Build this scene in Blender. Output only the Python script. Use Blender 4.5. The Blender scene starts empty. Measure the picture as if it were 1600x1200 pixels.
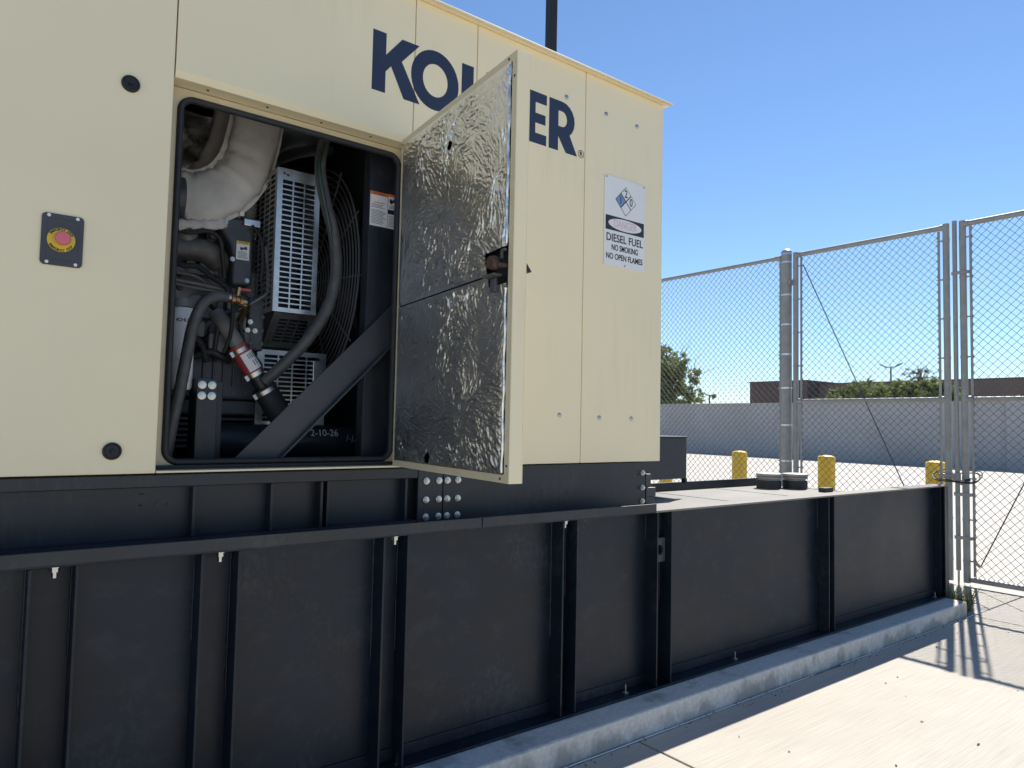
import bpy, math, random
import numpy as np
from mathutils import Vector, Matrix
random.seed(7); rng = np.random.default_rng(7)
scene = bpy.context.scene
R_ = math.radians

# ------------------------------------------------------------------ camera
def camera():
    a, b, r = R_(37.6), R_(3.1), R_(1.2)
    fw = Vector((math.sin(a)*math.cos(b), math.cos(a)*math.cos(b), math.sin(b)))
    rt = Vector((math.cos(a), -math.sin(a), 0)); up = rt.cross(fw)
    X = rt*math.cos(r) + up*math.sin(r); U = up*math.cos(r) - rt*math.sin(r)
    cd = bpy.data.cameras.new('camera'); cam = bpy.data.objects.new('camera', cd)
    scene.collection.objects.link(cam)
    M = Matrix((X, U, -fw)).transposed().to_4x4(); M.translation = (0, 0, 1.35)
    cam.matrix_world = M
    cd.sensor_width = 36; cd.lens = 25.02; cd.clip_start = 0.05; cd.clip_end = 3000
    scene.camera = cam
camera()

# ------------------------------------------------------------------ sky, sun, exposure
SUN = Vector((0.79, 0.30, 1.0)).normalized()
w = bpy.data.worlds.new('World'); scene.world = w; w.use_nodes = True
nt = w.node_tree; bg = nt.nodes['Background']
sky = nt.nodes.new('ShaderNodeTexSky'); sky.sky_type = 'NISHITA'; sky.sun_disc = False
sky.sun_elevation = math.asin(SUN.z); sky.sun_rotation = math.atan2(SUN.x, SUN.y)
sky.air_density = 1.0; sky.dust_density = 0.0; sky.ozone_density = 6.0; sky.altitude = 400
nt.links.new(sky.outputs['Color'], bg.inputs['Color']); bg.inputs['Strength'].default_value = 0.09
sd = bpy.data.lights.new('sun', 'SUN'); sd.energy = 4.8; sd.angle = R_(0.53); sd.color = (1.0, 0.95, 0.87)
so = bpy.data.objects.new('sun', sd); scene.collection.objects.link(so)
so.rotation_euler = SUN.to_track_quat('Z', 'Y').to_euler(); so.location = (20, 8, 25)
vs = scene.view_settings; vs.view_transform = 'Standard'; vs.look = 'None'; vs.exposure = 0.74; vs.gamma = 1
vs.use_curve_mapping = False
scene.render.engine = 'CYCLES'
scene.cycles.max_bounces = 8; scene.cycles.diffuse_bounces = 5; scene.cycles.glossy_bounces = 4

# ------------------------------------------------------------------ helpers: naming and grouping
BASE = {}
def link(o): scene.collection.objects.link(o); return o
def tag(o, label=None, cat=None, group=None, kind=None):
    if label: o['label'] = label
    if cat: o['category'] = cat
    if group: o['group'] = group
    if kind: o['kind'] = kind
    return o
def thing(name, label, cat, loc=(0, 0, 0), group=None):
    o = link(bpy.data.objects.new(name, None)); o.location = loc; o.empty_display_size = .1
    BASE[o.name] = Vector(loc); return tag(o, label, cat, group)
def place(name, me, parent, loc=(0, 0, 0), rot=None, scale=None):
    """object that shares mesh data, at world position loc, below parent"""
    o = link(bpy.data.objects.new(name, me)); b = BASE.get(parent.name, Vector((0, 0, 0))) if parent else Vector((0, 0, 0))
    o.parent = parent; o.location = Vector(loc) - b
    if rot is not None: o.rotation_euler = rot
    if scale is not None: o.scale = scale
    BASE[o.name] = Vector(loc); return o

class MB:
    def __init__(s): s.v = []; s.f = []
    def add(s, vs, fs):
        n = len(s.v); s.v += [tuple(map(float, p)) for p in vs]; s.f += [tuple(i+n for i in f) for f in fs]; return s
    def box(s, x0, x1, y0, y1, z0, z1):
        return s.add([(x0,y0,z0),(x1,y0,z0),(x1,y1,z0),(x0,y1,z0),(x0,y0,z1),(x1,y0,z1),(x1,y1,z1),(x0,y1,z1)],
                     [(0,3,2,1),(4,5,6,7),(0,1,5,4),(1,2,6,5),(2,3,7,6),(3,0,4,7)])
    def beam(s, p, q, wx, wy, up=(0, 0, 1)):
        p, q = Vector(p), Vector(q); d = (q-p).normalized(); a = d.cross(Vector(up))
        if a.length < 1e-4: a = Vector((1, 0, 0))
        a.normalize(); b = a.cross(d).normalized(); vs = []
        for c in (p, q):
            for i, j in ((-1,-1),(1,-1),(1,1),(-1,1)): vs.append(c + a*wx/2*i + b*wy/2*j)
        return s.add(vs, [(3,2,1,0),(4,5,6,7),(0,1,5,4),(1,2,6,5),(2,3,7,6),(3,0,4,7)])
    def tube(s, path, r, n=12, cap=True):
        P = [Vector(p) for p in path]; m = len(P)
        rs = r if isinstance(r, (list, tuple, np.ndarray)) else [r]*m
        T = [(P[min(i+1, m-1)]-P[max(i-1, 0)]).normalized() for i in range(m)]
        a = T[0].orthogonal().normalized(); vs = []
        for i in range(m):
            a = (a - T[i]*a.dot(T[i])).normalized(); b = T[i].cross(a)
            for k in range(n):
                t = 2*math.pi*k/n; vs.append(P[i] + (a*math.cos(t)+b*math.sin(t))*rs[i])
        fs = [(i*n+k, i*n+(k+1) % n, (i+1)*n+(k+1) % n, (i+1)*n+k) for i in range(m-1) for k in range(n)]
        if cap: fs += [tuple(reversed(range(n))), tuple(range((m-1)*n, m*n))]
        return s.add(vs, fs)
    def cyl(s, p, q, r, n=16, r2=None): return s.tube([p, q], [r, r if r2 is None else r2], n)
    def lathe(s, prof, c, axis='z', n=20):
        vs = []
        for r, h in prof:
            for k in range(n):
                t = 2*math.pi*k/n; u, v_ = r*math.cos(t), r*math.sin(t)
                vs.append({'z': (c[0]+u, c[1]+v_, c[2]+h), 'y': (c[0]+u, c[1]-h, c[2]+v_), 'x': (c[0]+h, c[1]+u, c[2]+v_)}[axis])
        m = len(prof)
        fs = [(i*n+k, i*n+(k+1) % n, (i+1)*n+(k+1) % n, (i+1)*n+k) for i in range(m-1) for k in range(n)]
        fs += [tuple(reversed(range(n))), tuple(range((m-1)*n, m*n))]
        return s.add(vs, fs)
    def prism(s, pts, y0, y1):
        """polygon in x,z (counter-clockwise seen from -y) extruded y0 (front) .. y1"""
        n = len(pts); vs = [(x, y0, z) for x, z in pts]+[(x, y1, z) for x, z in pts]
        return s.add(vs, [tuple(range(n)), tuple(reversed(range(n, 2*n)))]+[((i+1) % n, i, n+i, n+(i+1) % n) for i in range(n)])
    def prismx(s, pts, x0, x1):
        n = len(pts); vs = [(x0, y, z) for y, z in pts]+[(x1, y, z) for y, z in pts]
        return s.add(vs, [tuple(range(n)), tuple(reversed(range(n, 2*n)))]+[((i+1) % n, i, n+i, n+(i+1) % n) for i in range(n)])
    def ringprism(s, outer, inner, y0, y1):
        n = len(outer); L = [(p, y) for y in (y0, y1) for p in (outer, inner)]
        vs = [(x, y, z) for P, y in L for x, z in P]; fs = []
        for i in range(n):
            j = (i+1) % n
            fs += [(i, j, n+j, n+i), (2*n+j, 2*n+i, 3*n+i, 3*n+j), (j, i, 2*n+i, 2*n+j), (n+i, n+j, 3*n+j, 3*n+i)]
        return s.add(vs, fs)
    def mesh(s, name, mat, smooth=0, org=(0, 0, 0)):
        me = bpy.data.meshes.new(name); o = Vector(org)
        me.from_pydata([tuple(Vector(p)-o) for p in s.v], [], s.f)
        import bmesh as bm_; b = bm_.new(); b.from_mesh(me); bm_.ops.recalc_face_normals(b, faces=b.faces); b.to_mesh(me); b.free()
        if smooth:
            for p in me.polygons: p.use_smooth = True
            me.set_sharp_from_angle(angle=R_(smooth))
        me.materials.append(M(mat) if isinstance(mat, str) else mat); me.update(); return me
    def build(s, name, mat, parent=None, smooth=0, bevel=0, label=None, kind=None, cat=None, group=None):
        b = BASE.get(parent.name, Vector((0, 0, 0))) if parent else Vector((0, 0, 0))
        o = link(bpy.data.objects.new(name, s.mesh(name, mat, smooth, b))); o.parent = parent
        BASE[o.name] = b
        if bevel:
            m = o.modifiers.new('bevel', 'BEVEL'); m.width = bevel; m.segments = 2; m.limit_method = 'ANGLE'; m.angle_limit = R_(40)
        return tag(o, label, cat, group, kind)

def rrect(x0, x1, z0, z1, r, n=6):
    pts = []
    for cx, cz, a0 in ((x1-r, z0+r, -90), (x1-r, z1-r, 0), (x0+r, z1-r, 90), (x0+r, z0+r, 180)):
        for k in range(n+1):
            t = R_(a0+90*k/n); pts.append((cx+r*math.cos(t), cz+r*math.sin(t)))
    return pts
def bez(pts, n=8):
    """Catmull-Rom through pts"""
    P = [Vector(p) for p in pts]; P = [P[0]*2-P[1]]+P+[P[-1]*2-P[-2]]; out = []
    for i in range(1, len(P)-2):
        for k in range(n):
            t = k/n; a, b, c, d = P[i-1:i+3]
            out.append(0.5*((2*b)+(c-a)*t+(2*a-5*b+4*c-d)*t*t+(3*b-a-3*c+d)*t**3))
    out.append(P[-2]); return out
def vnoise(p, seed=0):
    """value noise, p (...,2) array"""
    g = np.random.default_rng(seed).random((256, 256)); i = np.floor(p).astype(int); f = p-i; f = f*f*(3-2*f)
    x, y = i[..., 0] % 256, i[..., 1] % 256; x1, y1 = (x+1) % 256, (y+1) % 256
    return (g[x, y]*(1-f[..., 0])+g[x1, y]*f[..., 0])*(1-f[..., 1])+(g[x, y1]*(1-f[..., 0])+g[x1, y1]*f[..., 0])*f[..., 1]

# ------------------------------------------------------------------ materials
MATS = {}
def M(k): return MATS[k]
def mat(key, col, rough=.5, metal=0, var=.06, vs_=6, bump=0, bs=60, rvar=.08, stretch=(1, 1, 1), dirt=None, dscale=3, damt=.5, spec=.5, emit=None, coat=0):
    m = bpy.data.materials.new(key); m.use_nodes = True; MATS[key] = m
    n, l = m.node_tree.nodes, m.node_tree.links; p = n['Principled BSDF']
    tc = n.new('ShaderNodeTexCoord'); mp = n.new('ShaderNodeMapping'); mp.inputs['Scale'].default_value = stretch
    gm = n.new('ShaderNodeNewGeometry'); l.new(gm.outputs['Position'], mp.inputs['Vector'])
    nz = n.new('ShaderNodeTexNoise'); nz.inputs['Scale'].default_value = vs_; nz.inputs['Detail'].default_value = 6; l.new(mp.outputs[0], nz.inputs['Vector'])
    cr = n.new('ShaderNodeValToRGB'); cr.color_ramp.elements[0].position = .3; cr.color_ramp.elements[1].position = .7
    cr.color_ramp.elements[0].color = tuple(max(0, c*(1-var)) for c in col)+(1,); cr.color_ramp.elements[1].color = tuple(min(1, c*(1+var)) for c in col)+(1,)
    l.new(nz.outputs['Fac'], cr.inputs['Fac']); out = cr.outputs['Color']
    if dirt:
        nd = n.new('ShaderNodeTexNoise'); nd.inputs['Scale'].default_value = dscale; nd.inputs['Detail'].default_value = 8; nd.inputs['Roughness'].default_value = .68
        l.new(mp.outputs[0], nd.inputs['Vector'])
        rp = n.new('ShaderNodeMapRange'); rp.inputs['From Min'].default_value = .52; rp.inputs['From Max'].default_value = .75; rp.inputs['To Max'].default_value = damt
        l.new(nd.outputs['Fac'], rp.inputs['Value'])
        mx = n.new('ShaderNodeMixRGB'); mx.inputs['Color2'].default_value = tuple(dirt)+(1,); l.new(rp.outputs[0], mx.inputs['Fac']); l.new(out, mx.inputs['Color1']); out = mx.outputs['Color']
    l.new(out, p.inputs['Base Color'])
    mr = n.new('ShaderNodeMapRange'); mr.inputs['To Min'].default_value = max(0.02, rough-rvar); mr.inputs['To Max'].default_value = min(1, rough+rvar)
    l.new(nz.outputs['Fac'], mr.inputs['Value']); l.new(mr.outputs[0], p.inputs['Roughness'])
    p.inputs['Metallic'].default_value = metal; p.inputs['Specular IOR Level'].default_value = spec
    if coat: p.inputs['Coat Weight'].default_value = coat
    if bump:
        nb = n.new('ShaderNodeTexNoise'); nb.inputs['Scale'].default_value = bs; nb.inputs['Detail'].default_value = 4; l.new(mp.outputs[0], nb.inputs['Vector'])
        bp = n.new('ShaderNodeBump'); bp.inputs['Strength'].default_value = bump; bp.inputs['Distance'].default_value = .01
        l.new(nb.outputs['Fac'], bp.inputs['Height']); l.new(bp.outputs[0], p.inputs['Normal'])
    return m
mat('beige', (.87, .76, .505), .42, var=.025, vs_=1.6, bump=.03, bs=14, dirt=(.79, .67, .44), dscale=2.2, damt=.25)
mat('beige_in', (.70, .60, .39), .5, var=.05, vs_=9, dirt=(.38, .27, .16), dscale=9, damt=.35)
mat('black', (.017, .021, .027), .42, var=.25, vs_=5, bump=.05, bs=9, dirt=(.06, .062, .062), dscale=4.5, damt=.3)
mat('black_tank', (.006, .0125, .0225), .40, var=.3, vs_=3, bump=.05, bs=7, spec=.36, dirt=(.06, .064, .066), dscale=9, damt=.35, stretch=(1, 1, 1.4))
mat('black_dust', (.21, .197, .18), .75, var=.15, vs_=3.5, stretch=(.6, 1.6, 1), dirt=(.28, .26, .235), dscale=2, damt=.6)
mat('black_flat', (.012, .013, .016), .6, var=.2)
mat('rubber', (.022, .023, .025), .62, var=.2, vs_=20)
mat('hose', (.075, .077, .074), .5, var=.25, vs_=25, bump=.05, bs=120)
mat('hose_green', (.03, .05, .035), .35, var=.3, vs_=25)
mat('navy', (.022, .032, .065), .45, var=.08)
mat('engine', (.17, .172, .165), .45, var=.35, vs_=9, bump=.12, bs=50, dirt=(.1, .095, .085), dscale=12, damt=.4)
mat('engine_dark', (.06, .066, .076), .45, var=.35, vs_=9, bump=.1, bs=50)
mat('cast', (.11, .105, .095), .5, var=.3, vs_=14, bump=.2, bs=80)
mat('jacket', (.56, .535, .50), .75, var=.14, vs_=7, bump=.3, bs=32, dirt=(.42, .37, .32), dscale=8, damt=.5)
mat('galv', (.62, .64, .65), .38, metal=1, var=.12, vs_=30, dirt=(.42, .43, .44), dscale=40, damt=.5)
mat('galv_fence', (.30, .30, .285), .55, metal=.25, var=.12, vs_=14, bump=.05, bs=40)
mat('wire', (.075, .08, .085), .6, metal=.3, var=.1)
mat('zinc', (.60, .60, .575), .36, metal=1, var=.1, vs_=60)
mat('steel', (.45, .45, .44), .35, metal=1, var=.12, vs_=40)
mat('brass', (.45, .30, .16), .35, metal=1, var=.2, vs_=60)
mat('rust', (.10, .062, .045), .6, metal=.4, var=.4, vs_=50)
mat('white_label', (.78, .78, .76), .4, var=.03)
mat('white_paint', (.88, .89, .90), .3, var=.04, vs_=12)
mat('print_grey', (.28, .28, .29), .5); mat('print_black', (.02, .02, .025), .5); mat('print_orange', (.75, .18, .06), .45)
mat('print_yellow', (.72, .52, .04), .4, var=.08); mat('print_blue', (.16, .30, .50), .5); mat('print_pink', (.80, .74, .74), .5)
mat('danger_faded', (.66, .54, .55), .5); mat('print_purple', (.06, .04, .16), .5); mat('chalk', (.55, .56, .55), .8)
mat('red_hose', (.36, .05, .055), .5, var=.15); mat('button', (.68, .16, .19), .45, var=.06)
mat('bollard', (.84, .54, .03), .45, var=.08, vs_=6, dirt=(.42, .26, .05), dscale=7, damt=.35)
mat('cmu', (.43, .42, .41), .85, var=.1, vs_=.5, bump=.3, bs=12)
mat('brown', (.17, .125, .105), .85, var=.12, vs_=.4); mat('brown_dark', (.10, .072, .066), .85, var=.12, vs_=.4)
mat('bark', (.13, .115, .07), .9, var=.3, vs_=20)
mat('weed', (.19, .20, .08), .8, var=.4, vs_=40); mat('litter', (.09, .06, .035), .9, var=.4, vs_=60)
mat('hardboard', (.05, .053, .058), .45, var=.2)

def concrete(key, col, broom=True, stain=.25):
    m = mat(key, col, .85, var=.07, vs_=1.3, dirt=tuple(c*.72 for c in col), dscale=2.6, damt=stain)
    n, l = m.node_tree.nodes, m.node_tree.links; p = n['Principled BSDF']
    g = n.new('ShaderNodeNewGeometry'); mp = n.new('ShaderNodeMapping'); mp.inputs['Scale'].default_value = (3, 160, 60) if broom else (60, 60, 60)
    l.new(g.outputs['Position'], mp.inputs['Vector']); nz = n.new('ShaderNodeTexNoise'); nz.inputs['Scale'].default_value = 1; nz.inputs['Detail'].default_value = 3
    l.new(mp.outputs[0], nz.inputs['Vector']); bp = n.new('ShaderNodeBump'); bp.inputs['Strength'].default_value = .35; bp.inputs['Distance'].default_value = .006
    l.new(nz.outputs['Fac'], bp.inputs['Height']); l.new(bp.outputs[0], p.inputs['Normal'])
    # broom streaks and grains are lighter and darker cement too
    src = p.inputs['Base Color'].links[0].from_socket; mr = n.new('ShaderNodeMapRange'); mr.inputs['From Min'].default_value = .3; mr.inputs['From Max'].default_value = .7
    mr.inputs['To Min'].default_value = .86; mr.inputs['To Max'].default_value = 1.08; l.new(nz.outputs['Fac'], mr.inputs['Value'])
    mx = n.new('ShaderNodeMixRGB'); mx.blend_type = 'MULTIPLY'; mx.inputs['Fac'].default_value = 1; l.new(src, mx.inputs['Color1']); l.new(mr.outputs[0], mx.inputs['Color2']); l.new(mx.outputs[0], p.inputs['Base Color'])
    return m
concrete('concrete', (.445, .41, .355)); concrete('yard', (.46, .428, .385), stain=.2); concrete('pad', (.68, .64, .58), broom=False, stain=.75)

def weather(key, col, scale, lo, hi, amt, wave=0, wscale=1.4):
    """streaks or scuffs of dust with their own stretched pattern, and slight sheet waviness"""
    m = MATS[key]; n, l = m.node_tree.nodes, m.node_tree.links; p = n['Principled BSDF']
    g = n.new('ShaderNodeNewGeometry'); mp = n.new('ShaderNodeMapping'); mp.inputs['Scale'].default_value = scale; l.new(g.outputs['Position'], mp.inputs['Vector'])
    nz = n.new('ShaderNodeTexNoise'); nz.inputs['Scale'].default_value = 1; nz.inputs['Detail'].default_value = 8; nz.inputs['Roughness'].default_value = .7; l.new(mp.outputs[0], nz.inputs['Vector'])
    pt = n.new('ShaderNodeTexNoise'); pt.inputs['Scale'].default_value = 2.3; pt.inputs['Detail'].default_value = 3; l.new(g.outputs['Position'], pt.inputs['Vector'])
    mu = n.new('ShaderNodeMath'); mu.operation = 'MULTIPLY'; l.new(nz.outputs['Fac'], mu.inputs[0]); l.new(pt.outputs['Fac'], mu.inputs[1])
    mr = n.new('ShaderNodeMapRange'); mr.inputs['From Min'].default_value = lo; mr.inputs['From Max'].default_value = hi; mr.inputs['To Max'].default_value = amt; l.new(mu.outputs[0], mr.inputs['Value'])
    src = p.inputs['Base Color'].links[0].from_socket; mx = n.new('ShaderNodeMixRGB'); mx.inputs['Color2'].default_value = col+(1,); l.new(mr.outputs[0], mx.inputs['Fac']); l.new(src, mx.inputs['Color1']); l.new(mx.outputs[0], p.inputs['Base Color'])
    if wave:
        wz = n.new('ShaderNodeTexNoise'); wz.inputs['Scale'].default_value = wscale; wz.inputs['Detail'].default_value = 1; l.new(g.outputs['Position'], wz.inputs['Vector'])
        bp = n.new('ShaderNodeBump'); bp.inputs['Strength'].default_value = wave; bp.inputs['Distance'].default_value = .05; l.new(wz.outputs['Fac'], bp.inputs['Height'])
        if p.inputs['Normal'].links: l.new(p.inputs['Normal'].links[0].from_socket, bp.inputs['Normal'])
        l.new(bp.outputs[0], p.inputs['Normal'])
weather('beige', (.58, .48, .30), (22, 22, 1.6), .29, .42, .15, wave=.25)
weather('black_tank', (.085, .09, .09), (55, 55, 30), .29, .42, .26, wave=.3, wscale=2.2)
weather('black', (.07, .072, .07), (60, 60, 18), .28, .42, .4, wave=.2, wscale=2)
def damp_stains(key):
    # water and lime stains rising from the foot of the plinth
    m = MATS[key]; n, l = m.node_tree.nodes, m.node_tree.links; p = n['Principled BSDF']
    g = n.new('ShaderNodeNewGeometry'); mp = n.new('ShaderNodeMapping'); mp.inputs['Scale'].default_value = (5.5, 5.5, 3.5); l.new(g.outputs['Position'], mp.inputs['Vector'])
    nz = n.new('ShaderNodeTexNoise'); nz.inputs['Scale'].default_value = 1; nz.inputs['Detail'].default_value = 7; nz.inputs['Roughness'].default_value = .62; l.new(mp.outputs[0], nz.inputs['Vector'])
    sp = n.new('ShaderNodeSeparateXYZ'); l.new(g.outputs['Position'], sp.inputs[0])
    ma = n.new('ShaderNodeMath'); ma.operation = 'MULTIPLY_ADD'; ma.inputs[1].default_value = -1.6; l.new(sp.outputs['Z'], ma.inputs[0]); l.new(nz.outputs['Fac'], ma.inputs[2])
    mr = n.new('ShaderNodeMapRange'); mr.inputs['From Min'].default_value = .40; mr.inputs['From Max'].default_value = .52; mr.inputs['To Max'].default_value = .62; l.new(ma.outputs[0], mr.inputs['Value'])
    src = p.inputs['Base Color'].links[0].from_socket; mx = n.new('ShaderNodeMixRGB'); mx.inputs['Color2'].default_value = (.23, .22, .205, 1); l.new(mr.outputs[0], mx.inputs['Fac']); l.new(src, mx.inputs['Color1']); l.new(mx.outputs[0], p.inputs['Base Color'])
damp_stains('pad')

def leafmat(key, c1, c2):
    m = bpy.data.materials.new(key); m.use_nodes = True; MATS[key] = m
    n, l = m.node_tree.nodes, m.node_tree.links; p = n['Principled BSDF']
    g = n.new('ShaderNodeNewGeometry'); r = n.new('ShaderNodeValToRGB')
    r.color_ramp.elements[0].color = c1+(1,); r.color_ramp.elements[1].color = c2+(1,); tr = n.new('ShaderNodeBsdfTranslucent'); ms = n.new('ShaderNodeMixShader'); ms.inputs[0].default_value = .45; l.new(r.outputs[0], tr.inputs['Color']); l.new(p.outputs[0], ms.inputs[1]); l.new(tr.outputs[0], ms.inputs[2]); l.new(ms.outputs[0], n['Material Output'].inputs['Surface'])
    l.new(g.outputs['Random Per Island'], r.inputs['Fac']); l.new(r.outputs[0], p.inputs['Base Color']); p.inputs['Roughness'].default_value = .7
leafmat('leaf', (.09, .125, .035), (.27, .30, .10)); leafmat('leaf_dry', (.07, .06, .03), (.15, .13, .07)); leafmat('weed_leaf', (.10, .11, .04), (.26, .25, .12))

def foil():
    m = bpy.data.materials.new('foil'); m.use_nodes = True; MATS['foil'] = m
    n, l = m.node_tree.nodes, m.node_tree.links; p = n['Principled BSDF']
    p.inputs['Base Color'].default_value = (.86, .85, .83, 1); p.inputs['Metallic'].default_value = 1
    g = n.new('ShaderNodeNewGeometry'); nz = n.new('ShaderNodeTexNoise'); nz.inputs['Scale'].default_value = 30; nz.inputs['Detail'].default_value = 5; nz.inputs['Distortion'].default_value = 1.6
    l.new(g.outputs['Position'], nz.inputs['Vector'])
    mr = n.new('ShaderNodeMapRange'); mr.inputs['To Min'].default_value = .2; mr.inputs['To Max'].default_value = .42; l.new(nz.outputs['Fac'], mr.inputs['Value']); l.new(mr.outputs[0], p.inputs['Roughness'])
    bp = n.new('ShaderNodeBump'); bp.inputs['Strength'].default_value = .3; bp.inputs['Distance'].default_value = .008
    l.new(nz.outputs['Fac'], bp.inputs['Height']); l.new(bp.outputs[0], p.inputs['Normal'])
foil()
mat('ring', (.20, .21, .22), .45, var=.1)

# ------------------------------------------------------------------ text
def text(name, body, size, loc, parent, matk, rot=(R_(90), 0, 0), width=None, bold=0, sx=1, align='CENTER', depth=.0006):
    cu = bpy.data.curves.new(name, 'FONT'); cu.body = body; cu.size = size; cu.align_x = align; cu.align_y = 'CENTER'; cu.extrude = depth; cu.offset = bold; cu.resolution_u = 4
    o = link(bpy.data.objects.new(name, cu)); dg = bpy.context.evaluated_depsgraph_get(); dg.update()
    me = bpy.data.meshes.new_from_object(o.evaluated_get(dg)); bpy.data.objects.remove(o)
    xs = [v.co.x for v in me.vertices]
    if width and xs: sx = width/(max(xs)-min(xs))
    me.materials.clear(); me.materials.append(M(matk)); me.name = name
    return place(name, me, parent, loc, rot, (sx, 1, 1))

# ================================================================== SETTING
g = MB().add([(-900, -900, -.03), (900, -900, -.03), (900, 900, -.03), (-900, 900, -.03)], [(0, 1, 2, 3)]).build('ground', 'yard', kind='structure', label='pale concrete ground reaching to the horizon')
J = .006
xs = [-8.44, -4.84, -1.24, 2.36, 5.96, 7.02]
for i in range(len(xs)-1):
    for y0, y1 in ((-1.9, 2.128), (-5.9, -1.9)):
        MB().box(xs[i]+J, xs[i+1]-J, y0+J, y1-J, -.2, 0).build('slab', 'concrete', g, bevel=.004)
MB().box(5.96+J, 7.02-J, 2.128+J, 9, -.2, 0).build('slab', 'concrete', g, bevel=.004)
for i, (a, b) in enumerate(((7.02, 12.5), (12.5, 18.5), (18.5, 24.5), (24.5, 30.3))):
    for y0, y1 in ((-12, -5), (-5, 2), (2, 9), (9, 16), (16, 23), (23, 33)):
        MB().box(a+J, b-J, y0+J, y1-J, -.2, 0).build('slab', 'yard', g)
# white backer rod in the joint beside the pad
bp_ = MB(); x = .3
while x < 5.6:
    L = random.uniform(.3, 1.3); bp_.tube([(x+i*L/6, 2.131+random.uniform(-.001, .001), -.0015) for i in range(7)], .003, 5); x += L+random.choice((.02, .1, .3))
bp_.build('joint_filler', 'white_label', g)
# plinth
pad = MB()
pad.box(-3.2, 5.92, 2.143, 4.2, -.2, .104).build('concrete_pad', 'pad', None, bevel=.012, kind='structure', label='low concrete plinth under the black tank')

# ================================================================== FUEL TANK
YT = 2.278; YP = 2.36; ZT = .945; ZB = .106
tank = thing('fuel_tank', 'long black ribbed steel base tank on a concrete plinth', 'fuel tank', (1.4, 3.1, ZB))
fins = [-.85, -.74, -.31, -.2, .163, .271, .596, .705, 1.206, 1.302, 2.055, 2.137, 2.658, 2.761, 4.23, 4.294]
edges = [-1.9]+fins+[5.9]
for i in range(len(edges)-1):
    MB().box(edges[i]+.0045, edges[i+1]-.0045, YP, YP+.006, ZB+.02, ZT-.012).build('side_panel', 'black_tank', tank)
for x in fins:
    MB().box(x-.004, x+.004, YT+.006, YP+.02, ZB+.012, ZT-.011).build('stiffener', 'black_tank', tank, bevel=.0015)
for x in fins:
    for s_ in (-1, 1):
        zz = np.linspace(ZT-.02, ZT-.02-random.uniform(.12, .5), 40)
        MB().tube([(x+s_*.0045, YP-.001+random.uniform(-.0012, .0012), z) for z in zz], [random.uniform(.0028, .0058) for z in zz], 6).build('weld_bead', 'black_tank', tank, smooth=60)
MB().box(5.9-.004, 5.9+.004, YT+.03, YP+.02, ZB+.012, ZT-.011).build('stiffener', 'black_tank', tank, bevel=.0015)
MB().box(-1.9, 2.634, YT, YP+.03, ZT-.010, ZT).build('top_flange', 'black_tank', tank, bevel=.002)
MB().box(2.636, 5.97, YT, YP+.03, ZT-.010, ZT).build('top_flange', 'black_dust', tank, bevel=.002)
MB().box(-1.9, 5.97, YT+.001, YP+.005, ZB, ZB+.011).box(-1.9, 5.97, YP-.007, YP-.001, ZB+.011, ZB+.055).build('base_angle', 'black_tank', tank, bevel=.002)
MB().box(5.955, 5.967, YT+.004, YP+.03, ZB+.0005, ZT-.012).box(5.955, 5.967, YP+.0305, 4.05, ZB+.0005, .40).box(5.905, 5.954, YT+.004, YT+.010, ZB+.012, ZT-.012).build('end_panel', 'black_tank', tank, bevel=.002)
MB().box(-1.9, 4.58, YP+.032, 2.93, ZT-.008, ZT-.001).build('top_plate', 'black_dust', tank)
for x in (3.35, 3.95): MB().box(x, x+.012, YP+.03, 2.925, ZT-.001, ZT+.0008).build('top_seam', 'black_dust', tank)
MB().box(4.57, 4.585, YP+.032, 2.93, .3, ZT+.001).build('inner_end_wall', 'black_tank', tank)
MB().box(-1.9, 4.585, 2.932, 2.945, .3, ZT+.052).build('rear_lip', 'black_tank', tank, bevel=.002)
MB().box(-1.9, 2.95, 2.95, 4.0, .5, ZT-.001).build('rear_top', 'black_tank', tank)
MB().box(-1.9, 5.95, YP+.012, 4.04, ZB+.02, .28).box(-1.9, 2.9, 4.041, 4.05, ZB, .80).box(2.901, 5.95, 4.041, 4.05, ZB, .40).build('tank_shell', 'black_tank', tank)
# upright rail bolted on the tank edge, in two lengths
for a, b in ((-1.9, 1.618), (1.622, 2.635)):
    MB().box(a, b, YT-.004, YT+.004, ZT-.004, ZT+.034).box(a, b, YT+.0045, YT+.06, ZT+.0005, ZT+.007).build('edge_rail', 'black', tank, bevel=.0015)
# hanging nuts
nut = MB().lathe([(.0005, -.04), (.009, -.04), (.009, -.02), (.016, -.02), (.016, -.004), (.021, -.004), (.021, 0), (.0005, 0)], (0, 0, 0), 'z', 6).mesh('nut', 'zinc')
for x in (-.26, .220, .652, 1.257, 2.079): place('nut', nut, tank, (x, YT+.030, ZT-.0105), None, (.82, .82, .8))
# lifting eye plate in the channel
R0 = rrect(2.667, 2.752, .69, .806, .006, 2)
def circ(cx, cz, rx, rz, n): return [(cx+rx*math.cos(-math.pi/2+math.pi/n+2*math.pi*k/n - 0), cz+rz*math.sin(-math.pi/2+math.pi/n+2*math.pi*k/n)) for k in range(n)]
def hole_plate(outer, cx, cz, r):
    inn = []
    for x, z in outer:
        d = math.hypot(x-cx, z-cz); inn.append((cx+(x-cx)/d*r, cz+(z-cz)/d*r))
    return inn
def densify(P, m=4): return [(P[i][0]+(P[(i+1) % len(P)][0]-P[i][0])*k/m, P[i][1]+(P[(i+1) % len(P)][1]-P[i][1])*k/m) for i in range(len(P)) for k in range(m)]
RD = densify(rrect(2.667, 2.752, .69, .806, .006, 1), 5)
MB().ringprism(RD, hole_plate(RD, 2.712, .748, .024), YT+.04, YT+.056).build('lifting_eye', 'hardboard', tank, bevel=.001)
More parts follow.
